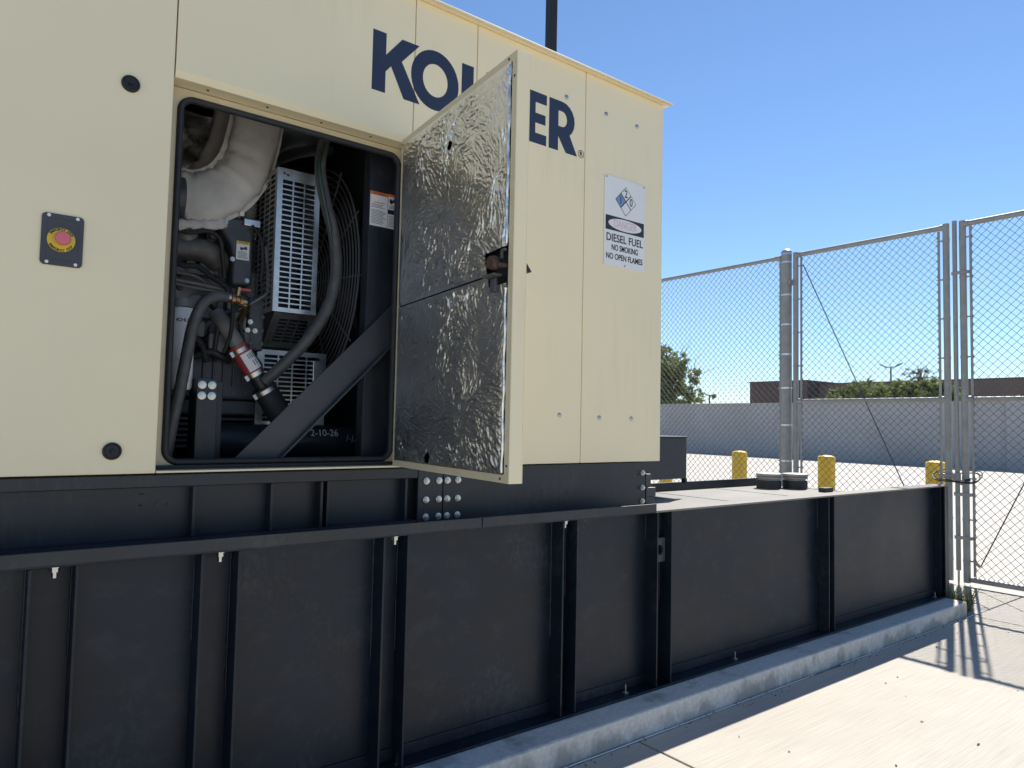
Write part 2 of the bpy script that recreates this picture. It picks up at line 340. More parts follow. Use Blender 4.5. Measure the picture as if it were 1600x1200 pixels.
# anchor clips on the base angle
for x in (1.30, 2.48, 3.32, 5.80):
    MB().box(x-.012, x+.012, YT+.03, YT+.05, ZB+.0115, ZB+.016).box(x-.003, x+.003, YT+.036, YT+.042, ZB+.016, ZB+.05).build('anchor_clip', 'zinc', tank)
# filler caps
for cx, cy in ((4.33, 2.76), (4.49, 2.665)):
    c = MB().lathe([(.001, 0), (.080, 0), (.080, .055), (.001, .055)], (cx, cy, ZT-.001), 'z', 28).build('filler_neck', 'rubber', tank, smooth=40)
    MB().lathe([(.001, .0555), (.068, .0555), (.068, .066), (.080, .068), (.082, .078), (.075, .082), (.083, .086), (.083, .100), (.05, .104), (.001, .104)], (cx, cy, ZT-.001), 'z', 28).build('cap', 'galv_fence', c, smooth=40)
    MB().box(cx+.078, cx+.10, cy-.012, cy+.012, ZT+.082, ZT+.094).build('clasp', 'zinc', c)
MB().box(4.40, 4.50, 2.40, 2.45, ZT, ZT+.028).build('vent_block', 'rubber', tank, bevel=.004)

# ================================================================== SKID
skid = thing('generator_skid', 'black steel skid beam between the cream housing and the tank', 'skid', (1.4, 3.1, ZT))
YS = 2.47
MB().box(-1.9, 1.442, YS, YS+.08, 1.122, 1.163).build('top_flange', 'black', skid, bevel=.003)
MB().box(-1.9, 1.50, YS+.055, YS+.065, ZT+.0005, 1.121).build('web', 'black', skid)
MB().box(-1.9, 1.442, YS+.004, YS+.054, ZT+.0005, ZT+.012).build('bottom_flange', 'black', skid)
for x in (-.6, .612, .866, 1.047, 1.072, 1.395):
    MB().box(x-.005, x+.005, YS+.006, YS+.054, ZT+.0125, 1.1215).build('web_stiffener', 'black', skid, bevel=.0015)
MB().box(1.444, 1.558, YS, YS+.012, ZT+.0005, 1.163).build('splice_plate', 'black', skid, bevel=.002)
MB().box(1.562, 2.772, YS, YS+.012, ZT+.0005, 1.163).build('splice_plate', 'black', skid, bevel=.002)
MB().box(1.45, 2.83, YS+.07, 3.85, ZT+.0005, 1.15).build('cross_frame', 'black', skid)
bolt = MB().lathe([(.0005, 0), (.0138, 0), (.0138, .004), (.0105, .0045), (.0105, .011), (.006, .0115), (.006, .016), (.0005, .016)], (0, 0, 0), 'y', 12).mesh('bolt', 'zinc', 30)
for zz in (1.110, 1.035, .967):
    for xx in (1.480, 1.539, 1.579, 1.630): place('bolt', bolt, skid, (xx, YS-.0005, zz), (0, random.uniform(0, 1), 0))
    place('bolt', bolt, skid, (2.748, YS-.0005, zz))
hole = MB().lathe([(.0005, 0), (.006, 0), (.006, .001), (.0005, .001)], (0, 0, 0), 'y', 10).mesh('bolt_hole', 'black_flat')
for zz in (1.102, 1.034): place('bolt_hole', hole, skid, (2.719, YS-.0005, zz))
for xx, zz in ((.465, 1.098), (.462, 1.062)): MB().box(xx-.006, xx+.006, YS+.0535, YS+.0549, zz-.003, zz+.003).build('slot', 'black_flat', skid)
MB().ringprism([(.527+.020*math.cos(t*math.pi/10), 1.064+.014*math.sin(t*math.pi/10)) for t in range(20)], [(.527+.016*math.cos(t*math.pi/10), 1.064+.0105*math.sin(t*math.pi/10)) for t in range(20)], YS+.052, YS+.0549).build('knockout_ring', 'hardboard', skid)
MB().box(2.79, 2.855, YS+.01, YS+.09, ZT+.002, .985).box(2.785, 2.86, YS+.004, YS+.10, .985, 1.032).box(2.80, 2.84, YS+.02, YS+.08, 1.032, 1.10).build('isolator_mount', 'hardboard', skid, bevel=.004)

# ================================================================== HOUSING
YB = 2.45; ZR = 3.045; Z0 = 1.168; YF = 2.53
hs = thing('generator_housing', 'large cream sheet steel generator housing with navy lettering and an open side door', 'generator', (1.4, 3.1, Z0))
GAP = .002
def panel(x0, x1, z0, z1, name='side_panel'):
    return MB().box(x0+GAP, x1-GAP, YB, YB+.035, z0, z1).build(name, 'beige', hs, bevel=.003)
panel(-1.9, -.55, Z0, ZR); panel(-.55, .489, Z0, ZR)
# header above the door opening: folded sheet with slanted drip edge
MB().prismx([(YB, ZR), (YB, 2.468), (YB+.012, 2.446), (YF-.002, 2.446), (YF-.002, 2.452), (YB+.035, 2.46), (YB+.035, ZR)], .489+GAP, 1.363-GAP).build('header_panel', 'beige', hs, bevel=.0015)
panel(1.363, 1.665, Z0, ZR); panel(1.665, 2.30, Z0, ZR); panel(2.30, 2.862, Z0, ZR)
MB().box(1.40, 2.85, YB+.036, YB+.05, Z0+.005, ZR-.01).box(-1.9, .46, YB+.036, YB+.05, Z0+.005, ZR-.01).build('inner_frame', 'black_flat', hs)
# recessed door frame with rounded opening
FO = rrect(.455, 1.398, Z0+.001, 2.4455, .002, 8); FI = rrect(.527, 1.345, 1.198, 2.412, .042, 8)
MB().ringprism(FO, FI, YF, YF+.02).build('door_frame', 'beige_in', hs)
MB().box(.4895, 1.3625, YB+.004, YF-.0005, Z0, Z0+.007).build('door_sill', 'beige', hs, bevel=.002)
gl = MB(); GP = rrect(.527, 1.345, 1.198, 2.412, .042, 10)
path = [Vector((x, YF-.002, z)) for x, z in GP]; n = len(path); k = 10; vsg = []
cx, cz = .936, 1.805
for i in range(n):
    t = (path[(i+1) % n]-path[i-1]).normalized(); nn = Vector((t.z, 0, -t.x))
    for q in range(k):
        a = 2*math.pi*q/k; vsg.append(path[i]+nn*math.cos(a)*.011+Vector((0, 1, 0))*math.sin(a)*.014)
gl.add(vsg, [(i*k+q, i*k+(q+1) % k, ((i+1) % n)*k+(q+1) % k, ((i+1) % n)*k+q) for i in range(n) for q in range(k)])
gl.build('gasket', 'rubber', hs, smooth=60)
# screws in the header underside
scr = MB().lathe([(.0003, 0), (.0045, 0), (.0045, .002), (.0003, .003)], (0, 0, 0), 'y', 8).mesh('screw', 'rust')
for x in (.60, .80, 1.0, 1.2): place('screw', scr, hs, (x, YB+.04, 2.4455), (R_(90), 0, 0))
# roof, ends, back, floor
MB().box(-1.95, 2.898, 2.415, 4.0, ZR+.001, ZR+.009).build('roof', 'beige', hs, bevel=.003)
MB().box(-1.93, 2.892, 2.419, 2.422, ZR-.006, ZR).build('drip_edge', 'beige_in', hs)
MB().box(2.835, 2.8615, YB+.052, 3.9, Z0, ZR-.001).build('end_wall', 'beige', hs)
MB().box(-1.9, -1.87, YB+.052, 3.9, Z0, ZR-.001).build('end_wall', 'beige', hs)
MB().box(-1.9, 2.86, 3.905, 3.935, Z0, ZR-.001).build('rear_wall', 'beige', hs)
MB().box(-1.86, 2.83, YB+.055, 3.9, Z0-.003, Z0+.02).build('floor_pan', 'black_flat', hs)
MB().box(-1.86, 2.83, 3.88, 3.9, Z0+.021, ZR-.02).box(-.45, -.43, YB+.055, 3.879, Z0+.021, ZR-.02).build('liner', 'black_flat', hs)
# rubber plugs
plug = MB().lathe([(.0005, 0), (.0265, 0), (.0265, .004), (.024, .009), (.021, .010), (.019, .007), (.006, .006), (.005, .012), (.0005, .012)], (0, 0, 0), 'y', 24).mesh('rubber_stop', 'black_flat', 40)
for z in (2.377, 1.238): place('rubber_stop', plug, hs, (.364, YB-.0005, z))
# painted-over rivets
riv = MB().lathe([(.0005, 0), (.0105, 0), (.0105, .003), (.006, .0055), (.0005, .0055)], (0, 0, 0), 'y', 12).mesh('rivet', 'steel', 40)
for x, z in ((2.436, 2.876), (2.657, 2.874), (2.418, 1.382), (2.64, 1.382), (2.164, 1.388), (2.174, 2.882)): place('rivet', riv, hs, (x, YB-.0005, z))
# louvred end box
eb = MB().box(2.866, 3.262, 2.60, 2.612, 1.055, 1.283).box(3.25, 3.262, 2.6125, 3.75, 1.055, 1.283).box(2.866, 3.268, 2.595, 3.75, 1.2835, 1.293)
eb.build('end_box', 'black', hs, bevel=.002)
MB().box(3.255, 3.268, 2.60, 2.63, 1.03, 1.0548).build('end_box_foot', 'black', hs)
# ---- lettering
def letter(polys, holes=None): 
    m = MB()
    for P in polys: m.prism(P, YB-.0012, YB+.001)
    return m
H0, H1 = 2.615, 2.852; hh = H1-H0; st = .056
def P(x0, w_, pts): return [(x0+w_*u, H0+hh*v) for u, v in pts]
letter([P(1.178, .21, [(0, 0), (.27, 0), (.27, .36), (.38, .48), (.66, 0), (1.0, 0), (.60, .62), (.97, 1), (.60, 1), (.27, .64), (.27, 1), (0, 1)])]).build('letter', 'navy', hs)
n = 40
oo = [(1.4595+.1125*math.cos(2*math.pi*i/n), 2.7345+.1235*math.sin(2*math.pi*i/n)) for i in range(n)]
oi = [(1.4595+.059*math.cos(2*math.pi*i/n), 2.7345+.068*math.sin(2*math.pi*i/n)) for i in range(n)]
MB().ringprism(oo, oi, YB-.0012, YB+.001).build('letter', 'navy', hs)
letter([P(1.587, .185, [(0, 0), (.32, 0), (.32, .39), (.68, .39), (.68, 0), (1, 0), (1, 1), (.68, 1), (.68, .6), (.32, .6), (.32, 1), (0, 1)])]).build('letter', 'navy', hs)
letter([P(1.80, .12, [(0, 0), (1, 0), (1, .2), (.47, .2), (.47, 1), (0, 1)])]).build('letter', 'navy', hs)
letter([P(1.932, .122, [(0, 0), (1, 0), (1, .2), (.46, .2), (.46, .40), (.95, .40), (.95, .59), (.46, .59), (.46, .8), (1, .8), (1, 1), (0, 1)])]).build('letter', 'navy', hs)
# R as outer shape with bowl hole (bridge quads)
bowl = [(2.070+st+.0, H1-.046)]+[(2.150+.030*math.sin(t*math.pi/8)+.0, 2.762+.040*math.cos(t*math.pi/8)) for t in range(9)]+[(2.070+st, 2.722)]
mr_ = MB()
mr_.prism([(2.070, H0), (2.070+st, H0), (2.070+st, H1), (2.070, H1)], YB-.0012, YB+.001)
out_ = [(2.150+.078*math.sin(t*math.pi/10), 2.769+.083*math.cos(t*math.pi/10)) for t in range(11)]
inn_ = [(2.150+.030*math.sin(t*math.pi/10), 2.769+.037*math.cos(t*math.pi/10)) for t in range(11)]
mr_.prism([(2.1262, 2.806), (2.150, 2.806), (2.150, H1), (2.1262, H1)], YB-.0012, YB+.001)
mr_.prism([(2.1262, 2.686), (2.150, 2.686), (2.150, 2.732), (2.1262, 2.732)], YB-.0012, YB+.001)
for i in range(10): mr_.prism([inn_[i], inn_[i+1], out_[i+1], out_[i]][::-1], YB-.0012, YB+.001)
mr_.prism([(2.175, H0), (2.246, H0), (2.196, 2.705), (2.15, 2.686), (2.1262, 2.6855)], YB-.0013, YB+.001)
mr_.build('letter', 'navy', hs)
MB().ringprism([(2.272+.019*math.cos(math.pi*i/12), 2.634+.019*math.sin(math.pi*i/12)) for i in range(24)], [(2.272+.0165*math.cos(math.pi*i/12), 2.634+.0165*math.sin(math.pi*i/12)) for i in range(24)], YB-.0012, YB+.001).build('trademark_ring', 'navy', hs)
text('trademark_letter', 'R', .028, (2.272, YB-.001, 2.634), hs, 'navy', bold=.0006)

# ---- the open door: local frame, u along door from hinge to free edge, n = inner side normal
hA = Vector((1.307, 2.432, 0)); fA = Vector((1.232, 1.605, 0)); du = (fA-hA).normalized(); WD = (fA-hA).length; dn = Vector((du.y, -du.x, 0))  # towards -X
if dn.x > 0: dn = -dn
door_root = None
def dp(u, t, z): q = hA+du*u+dn*t; return (q.x, q.y, z)   # t>0 = inner side
def dbox(m, u0, u1, t0, t1, z0, z1):
    m.add([dp(u, t, z) for z in (z0, z1) for u, t in ((u0, t0), (u1, t0), (u1, t1), (u0, t1))], [(0,3,2,1),(4,5,6,7),(0,1,5,4),(1,2,6,5),(2,3,7,6),(3,0,4,7)]); return m
DZ0, DZ1 = 1.176, 2.440
door = dbox(MB(), 0, WD, -.046, -.043, DZ0, DZ1)
dbox(door, WD-.0028, WD, -.043, 0, DZ0, DZ1); dbox(door, 0, .003, -.043, 0, DZ0, DZ1)
dbox(door, .003, WD-.003, -.043, 0, DZ0, DZ0+.003); dbox(door, .003, WD-.003, -.043, 0, DZ1-.003, DZ1)
door = door.build('door', 'beige', hs, bevel=.0025)
lip = MB(); L = .026
for (u0, u1, z0, z1) in ((0, L, DZ0+L, DZ1-L), (WD-L, WD, DZ0+L, DZ1-L)): dbox(lip, u0, u1, -.001, .0015, z0, z1)
for z0, z1, s in ((DZ0, DZ0+L, 1), (DZ1-L, DZ1, -1)):
    dbox(lip, 0+.001, WD-.001, -.001, .0012, z0, z1)
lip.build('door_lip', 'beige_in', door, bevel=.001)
for u, z in ((WD-.012, DZ1-.075), (WD-.045, DZ1-.012), (WD-.012, DZ0+.05), (WD-.045, DZ0+.012), (.012, DZ1-.02)):
    q = dp(u, .0018, z); MB().tube([q, tuple(Vector(q)+dn*.0012)], .004, 8).build('rivet_hole', 'black_flat', door)
# foil insulation: two crinkled sheets with a slit between, corner cut away round the latch
def foilsheet(u0, u1, z0f, z1f, seed, name):
    step = .0029; nu = int((u1-u0)/step); nz = int((max(z1f(u0), z1f(u1))-min(z0f(u0), z0f(u1)))/step)
    U = np.linspace(u0, u1, nu)[:, None]*np.ones((1, nz)); S = np.linspace(0, 1, nz)[None, :]*np.ones((nu, 1))
    za, zb = z0f(U), z1f(U); Z = za+(zb-za)*S
    p = np.stack([U, Z], -1)
    h = (vnoise(p*6, seed+90)-.5)*.011 + (vnoise(p*17, seed+91)-.5)*.0045
    # creases: short straight and bent ridges whose direction drifts over the sheet
    rs = np.random.default_rng(seed+5); du_ = (u1-u0)/(nu-1); dz_ = (float(zb.max())-float(za.min()))/(nz-1)
    ridge = np.zeros_like(h)
    cents = rs.random((9, 2))*[u1-u0, float(zb.max()-za.min())]+[u0, float(za.min())]
    for k in range(3600):
        cu, cz_ = u0+rs.random()*(u1-u0), float(za.min())+rs.random()*float(zb.max()-za.min())
        d_ = np.hypot(cents[:, 0]-cu, cents[:, 1]-cz_); j = int(d_.argmin())
        th_ = math.atan2(cz_-cents[j, 1], cu-cents[j, 0])+(0 if j % 3 else math.pi/2)+rs.normal(0, .32)+2.2*float(vnoise(np.array([cu*3+7., cz_*3+3.]), seed+6)-.5)
        ln = abs(rs.normal(.018, .016))+.006; wd = rs.uniform(.0011, .0026); am = rs.uniform(.0008, .0034)*(1 if rs.random() < .8 else -1)
        i0, i1 = int((cu-ln-.006-u0)/du_), int((cu+ln+.006-u0)/du_)+2; j0, j1 = int((cz_-ln-.006-float(za.min()))/dz_), int((cz_+ln+.006-float(za.min()))/dz_)+2
        i0, j0 = max(i0, 0), max(j0, 0)
        if i1 <= i0 or j1 <= j0: continue
        uu_, zz_ = U[i0:i1, j0:j1]-cu, Z[i0:i1, j0:j1]-cz_; c_, s_ = math.cos(th_), math.sin(th_)
        al = uu_*c_+zz_*s_; ac = -uu_*s_+zz_*c_+al*al*rs.normal(0, 9)
        ridge[i0:i1, j0:j1] += am*np.exp(-(ac/wd)**2)*np.clip(1.25-np.abs(al)/ln, 0, 1)
    h += np.clip(ridge, -.003, .005)*(.38+.62*np.clip(vnoise(p*4.2+5, seed+77)*2.4-.65, 0, 1))
    edge = np.minimum(np.minimum(U-u0, u1-U), np.minimum(Z-za, zb-Z)); h *= np.clip(edge/.02, .15, 1)
    keep = ~((U > WD-.155) & (Z > 1.755) & (Z < 1.862) & (U-(WD-.155) > (1.862-Z)*0.25)) & ~((U-.30*WD-.06)**2*1.0+(Z-1.222)**2 < .017**2) & ~((U-.50*WD)**2+(Z-2.285)**2 < .015**2)
    base = np.array([dp(0, 0, 0)]); uu = np.array(du); nn_ = np.array(dn)
    Pm = np.array([hA.x, hA.y, 0])+U[..., None]*uu+(.004+h)[..., None]*nn_; Pm[..., 2] += Z
    V = Pm.reshape(-1, 3); idx = np.arange(nu*nz).reshape(nu, nz)
    kk = keep[:-1, :-1] & keep[1:, 1:]
    F = np.stack([idx[:-1, :-1], idx[1:, :-1], idx[1:, 1:], idx[:-1, 1:]], -1)[kk]
    me = bpy.data.meshes.new(name); me.from_pydata((V-np.array(BASE[door.name])).tolist(), [], F.tolist())
    for pl in me.polygons: pl.use_smooth = True
    me.materials.append(M('foil')); o = link(bpy.data.objects.new(name, me)); o.parent = door; BASE[o.name] = BASE[door.name]; return o
slit = lambda u: 1.772+.0*u
foilsheet(.022, WD-.028, lambda u: DZ0+.024+0*u, lambda u: 1.778+.015*u, 11, 'insulation_sheet')
foilsheet(.022, WD-.028, lambda u: 1.783+.015*u, lambda u: DZ1-.024+0*u, 47, 'insulation_sheet')
dbox(MB(), .004, WD-.004, -.0425, -.025, DZ0+.004, DZ1-.004).build('insulation_backing', 'black_flat', door)
# bright torn fold of foil along the free edge
fs_ = MB(); pts = []
zz = np.linspace(DZ0+.03, 1.74, 60)
fs_.tube([dp(WD-.031+.002*math.sin(z*40), .005, z) for z in zz], [.004+.002*abs(math.sin(z*53)) for z in zz], 6)
zz = np.linspace(1.87, DZ1-.035, 50); fs_.tube([dp(WD-.032+.002*math.sin(z*37), .005, z) for z in zz], [.004+.0025*abs(math.sin(z*47)) for z in zz], 6)
fs_.build('foil_fold', 'foil', door, smooth=60)
# latch: rusty paddle, strap and bracket in the cut-out
lt = dbox(MB(), WD-.09, WD-.03, .0, .03, 1.800, 1.812).build('latch', 'rust', door, bevel=.003)
q = dp(WD-.062, .03, 1.815); MB().lathe([(.001, -.014), (.019, -.014), (.022, 0), (.019, .012), (.001, .014)], q, 'x', 16).build('latch_hub', 'rust', lt, smooth=50)
dbox(MB(), WD-.12, WD-.055, .002, .034, 1.778, 1.786).build('latch_tongue', 'cast', lt, bevel=.002)
dbox(MB(), WD-.056, WD-.046, .004, .012, 1.828, 1.856).build('latch_arm', 'cast', lt, bevel=.002)
dbox(MB(), WD-.056, WD-.03, .004, .012, 1.849, 1.857).build('latch_arm', 'cast', lt, bevel=.002)
dbox(MB(), WD-.105, WD-.075, .004, .016, 1.735, 1.777).build('latch_bracket', 'engine_dark', lt, bevel=.003)
m = MB(); m.add([dp(WD-.02, -.047, 1.793), dp(WD-.02, -.079, 1.795), dp(WD-.02, -.050, 1.833), dp(WD-.06, -.047, 1.793), dp(WD-.06, -.079, 1.795), dp(WD-.06, -.050, 1.833)], [(0, 1, 2), (5, 4, 3), (0, 3, 4, 1), (1, 4, 5, 2), (2, 5, 3, 0)])
m.build('outer_handle', 'black_flat', door, bevel=.002)
for z in (1.32, 1.80, 2.30): MB().cyl(dp(-.006, -.02, z-.05), dp(-.006, -.02, z+.05), .008, 12).build('hinge', 'beige_in', hs, smooth=40)

# ================================================================== DANGER SIGN
sg = thing('danger_sign', 'white rectangular diesel fuel danger sign with a four-part hazard diamond on cream housing', 'sign', (2.575, YB-.003, 2.128))
X0, X1, S0, S1 = 2.430, 2.722, 2.128, 2.577; SW, SH = X1-X0, S1-S0; ys = YB-.0045
MB().box(X0, X1, ys, YB-.0008, S0, S1).build('plate', 'white_label', sg, bevel=.0008)
def sxz(u, v): return (X0+SW*u, S1-SH*v)
MB().box(X0+SW*.03, X0+SW*.97, ys-.0006, ys+.001, S1-SH*.605, S1-SH*.445).build('black_band', 'print_black', sg)
c = sxz(.5, .525); MB().prism([(c[0]+SW*.405*math.cos(2*math.pi*i/36), c[1]+SH*.066*math.sin(2*math.pi*i/36)) for i in range(36)], ys-.0012, ys).build('oval', 'print_pink', sg)
text('word', 'DANGER', .052, (c[0], ys-.0014, c[1]), sg, 'danger_faded', width=SW*.56, bold=.0008, depth=.0004)
cx, cz = sxz(.51, .248); dx, dz = SW*.255, SH*.165
def dia(cx, cz, dx, dz): return [(cx, cz-dz), (cx+dx, cz), (cx, cz+dz), (cx-dx, cz)]
MB().prism(dia(cx, cz, dx, dz), ys-.0006, ys).build('diamond_outline', 'print_black', sg)
for (ox, oz, mk) in ((0, .5, 'white_label'), (-.5, 0, 'print_blue'), (.5, 0, 'white_label'), (0, -.5, 'white_label')):
    MB().prism(dia(cx+ox*dx, cz+oz*dz, dx*.445, dz*.445), ys-.0011, ys-.0002).build('diamond_field', mk, sg)
for s, ox, oz in (('2', 0, .5), ('1', -.5, 0), ('0', .5, 0)): text('numeral', s, .056, (cx+ox*dx, ys-.0013, cz+oz*dz), sg, 'print_black', bold=.0006, depth=.0004, sx=.8)
for s, v, u0, u1, sz in (('DIESEL FUEL', .69, .05, .94, .054), ('NO SMOKING', .795, .18, .82, .041), ('NO OPEN FLAMES', .895, .05, .94, .041)):
    text('word', s, sz, (X0+SW*(u0+u1)/2, ys-.0008, S1-SH*v), sg, 'print_black', width=SW*(u1-u0), bold=.0006, depth=.0004)
ss = MB().lathe([(.0003, 0), (.005, 0), (.004, .003), (.0003, .0035)], (0, 0, 0), 'y', 10).mesh('screw', 'steel')
for u, v in ((.04, .025), (.96, .025), (.5, .975)): a = sxz(u, v); place('screw', ss, sg, (a[0], ys-.0002, a[1]))

# ================================================================== EMERGENCY STOP
es = thing('emergency_stop', 'red emergency stop button on a yellow disc in a black plate on cream panel', 'stop button', (.207, YB, 1.78))
MB().prism(rrect(.154, .260, 1.780, 1.932, .012, 5), YB-.006, YB-.0005).build('plate', 'hardboard', es, bevel=.0015)
MB().prism(rrect(.168, .246, 1.797, 1.916, .004, 3), YB-.0075, YB-.0062).build('inset_plate', 'hardboard', es, bevel=.001)
cy_, cz_ = .204, 1.856
MB().lathe([(.0005, 0), (.0355, 0), (.0355, .002), (.0005, .002)], (cy_, YB-.0077, cz_), 'y', 40).build('yellow_disc', 'print_yellow', es)
MB().lathe([(.0005, 0), (.015, 0), (.015, .012), (.019, .014), (.0205, .022), (.018, .0265), (.0005, .028)], (cy_+.002, YB-.0099, cz_+.001), 'y', 28).build('button', 'button', es, smooth=50)
def ringtext(s, a0, a1, r, up=1):
    for i, ch in enumerate(s):
        if ch == ' ': continue
        a = a0+(a1-a0)*i/(len(s)-1); t = R_(a)
        text('character', ch, .0095, (cy_+r*math.cos(t), YB-.0099, cz_+r*math.sin(t)), es, 'print_black', rot=(R_(90), -(t-math.pi/2) if up > 0 else -(t+math.pi/2), 0), bold=.0003, depth=.0002)
ringtext('EMERGENCY STOP', 148, 32, .0308); ringtext('EMERGENCY STOP', 212, 328, .0312, -1)
s4 = MB().lathe([(.0003, 0), (.0048, 0), (.0048, .002), (.0018, .0022), (.0016, .001), (.0003, .001)], (0, 0, 0), 'y', 12).mesh('screw', 'white_label')
for x, z in ((.171, 1.925), (.243, 1.925), (.171, 1.788), (.243, 1.788)): place('screw', s4, es, (x, YB-.0062, z))

# ================================================================== INSIDE THE HOUSING
# ---- engine
en = thing('diesel_engine', 'dark grey diesel engine with pipes and brackets inside the open housing', 'engine', (.75, 3.3, Z0+.02))
MB().box(-.30, .98, 3.06, 3.62, 1.36, 1.97).build('engine_block', 'engine', en, bevel=.02)
MB().box(-.30, .99, 3.10, 3.58, 1.975, 2.12).build('cylinder_head', 'engine_dark', en, bevel=.015)
MB().prism([(.30, 1.42), (.96, 1.42), (.98, 1.57), (.93, 1.63), (.74, 1.63), (.70, 1.58), (.30, 1.58)], 2.96, 3.055).build('oil_pan', 'engine_dark', en, bevel=.012)
MB().box(.55, .97, 2.985, 3.055, 1.36, 1.415).build('pan_rail', 'engine_dark', en, bevel=.005)
# front cover with label
MB().prism([(.836, 1.885), (.915, 1.888), (.913, 2.10), (.895, 2.16), (.80, 2.155), (.785, 2.10), (.825, 2.045), (.836, 2.0)], 2.95, 3.055).build('front_cover', 'engine_dark', en, bevel=.01, smooth=30)
for x, z in ((.832, 1.985), (.892, 1.905), (.905, 2.13), (.80, 2.13)): place('bolt', MB().lathe([(.0005, 0), (.010, 0), (.010, .005), (.007, .005), (.007, .012), (.0005, .012)], (0, 0, 0), 'y', 8).mesh('bolt', 'steel'), en, (x, 2.9495, z))
# intake pipes
MB().tube(bez([(.40, 3.0, 2.0), (.62, 2.99, 2.005), (.72, 2.985, 2.01), (.775, 3.0, 1.99), (.80, 3.06, 1.96)]), [.048]*24+[.052]*9, 20).build('intake_pipe', 'cast', en, smooth=60)
MB().tube(bez([(.665, 2.99, 2.03), (.655, 2.99, 2.10), (.61, 3.02, 2.16), (.5, 3.04, 2.18)]), .045, 18).build('intake_elbow', 'engine', en, smooth=60)
MB().lathe([(.001, 0), (.02, 0), (.02, .012), (.011, .012), (.011, .03), (.001, .03)], (.775, 3.06, 2.085), 'y', 16).build('plug', 'cast', en, smooth=40)
MB().box(.55, .78, 3.0, 3.06, 1.915, 1.945).build('manifold_flange', 'engine', en, bevel=.005)
for x in (.64, .69, .74, .78): MB().cyl((x, 3.0, 1.955), (x, 3.03, 1.955), .017, 12).build('injector_cap', 'engine', en, smooth=40)
# fuel lines
for pts, r in (([(.56, 2.98, 1.91), (.68, 2.975, 1.905), (.73, 2.97, 1.885), (.77, 2.96, 1.845), (.83, 2.95, 1.842)], .006), ([(.56, 2.97, 1.88), (.70, 2.96, 1.87), (.80, 2.955, 1.86)], .008), ([(.60, 2.96, 1.862), (.72, 2.955, 1.85), (.79, 2.95, 1.85)], .005),
               ([(.86, 2.93, 1.78), (.93, 2.9, 1.83), (.965, 2.9, 1.88), (.955, 2.92, 2.05)], .006)):
    MB().tube(bez(pts), r, 8).build('fuel_line', 'engine', en, smooth=60)
# side plates with freeze plug
MB().prism(rrect(.635, .80, 1.745, 1.875, .015, 4), 3.02, 3.058).build('side_plate', 'engine', en, bevel=.006)
MB().lathe([(.001, 0), (.038, 0), (.038, .008), (.032, .010), (.030, .004), (.001, .004)], (.725, 3.0195, 1.805), 'y', 24).build('freeze_plug', 'engine', en, smooth=40)
for x, z in ((.655, 1.855), (.655, 1.79), (.78, 1.86), (.785, 1.765)): MB().cyl((x, 3.0, z), (x, 3.0195, z), .011, 8).build('bolt', 'engine_dark', en)
MB().box(.58, .65, 2.93, 3.05, 1.742, 1.80).build('filter_head', 'engine', en, bevel=.008)
# fuel pump, starter, thermostat housing
MB().lathe([(.001, 0), (.045, 0), (.045, .06), (.03, .07), (.03, .11), (.001, .11)], (.785, 3.055, 1.69), 'y', 20).build('fuel_pump', 'engine', en, smooth=40)
MB().box(.745, .815, 2.90, 3.055, 1.60, 1.675).build('pump_body', 'engine', en, bevel=.008)
MB().box(.83, .89, 2.92, 3.055, 1.70, 1.77).build('sensor_block', 'engine', en, bevel=.006)
MB().box(.90, .965, 2.93, 3.055, 1.62, 1.84).build('front_bracket', 'engine_dark', en, bevel=.01)
for x, z in ((.905, 1.735), (.925, 1.70), (.895, 1.70)): MB().lathe([(.0005, 0), (.011, 0), (.011, .012), (.006, .012), (.006, .02), (.0005, .02)], (x, 2.93, z), 'y', 6).build('fitting', 'zinc', en)
MB().tube(bez([(.70, 2.93, 1.58), (.75, 2.9, 1.60), (.79, 2.9, 1.585), (.83, 2.93, 1.57)]), .014, 10).build('wire_loom', 'rubber', en, smooth=60)
MB().tube(bez([(.74, 2.95, 1.80), (.765, 2.9, 1.76), (.77, 2.88, 1.70), (.765, 2.89, 1.62), (.775, 2.93, 1.57)]), .009, 8).build('wire_loom', 'rubber', en, smooth=60)
MB().lathe([(.001, 0), (.16, 0), (.17, .02), (.17, .10), (.001, .12)], (.87, 3.3, 1.60), 'y', 32).build('flywheel_cover', 'engine_dark', en, smooth=40)
for i in range(9): MB().box(.60+.0*i, .98, 3.048-.001*i, 3.06, 1.225+.022*i, 1.235+.022*i).build('cooling_fin', 'engine_dark', en)
lb = MB().box(.846, .898, 2.9475, 2.949, 1.988, 2.064).build('caution_label', 'white_label', en)
MB().box(.8462, .8978, 2.9465, 2.9478, 2.052, 2.0638).build('label_header', 'print_yellow', lb)
text('label_word', 'CAUTION', .0105, (.872, 2.9462, 2.058), lb, 'print_black', width=.034, depth=.0002)
MB().prism([(.860, 2.030), (.866, 2.027), (.875, 2.032), (.887, 2.030), (.889, 2.042), (.880, 2.043), (.873, 2.038), (.862, 2.040)], 2.9465, 2.9478).build('label_drawing', 'print_purple', lb)
m = MB()
for i in range(6): m.box(.852, .852+random.uniform(.03, .04), 2.9466, 2.9478, 2.020-i*.005, 2.0222-i*.005)
m.build('label_lines', 'print_grey', lb)
# ribbed coupling and belt end above the cover
m = MB()
for i in range(8): m.cyl((.90, 2.98, 2.165+i*.009), (.90, 2.98, 2.170+i*.009), .03, 18)
m.cyl((.90, 2.98, 2.16), (.90, 2.98, 2.24), .025, 16).build('ribbed_boot', 'cast', en, smooth=40)
MB().box(.868, .935, 2.93, 2.965, 2.128, 2.158).build('clamp_block', 'galv', en, bevel=.004)
MB().box(.852, .868, 2.935, 2.945, 2.165, 2.182).build('sensor_tag', 'white_label', en)

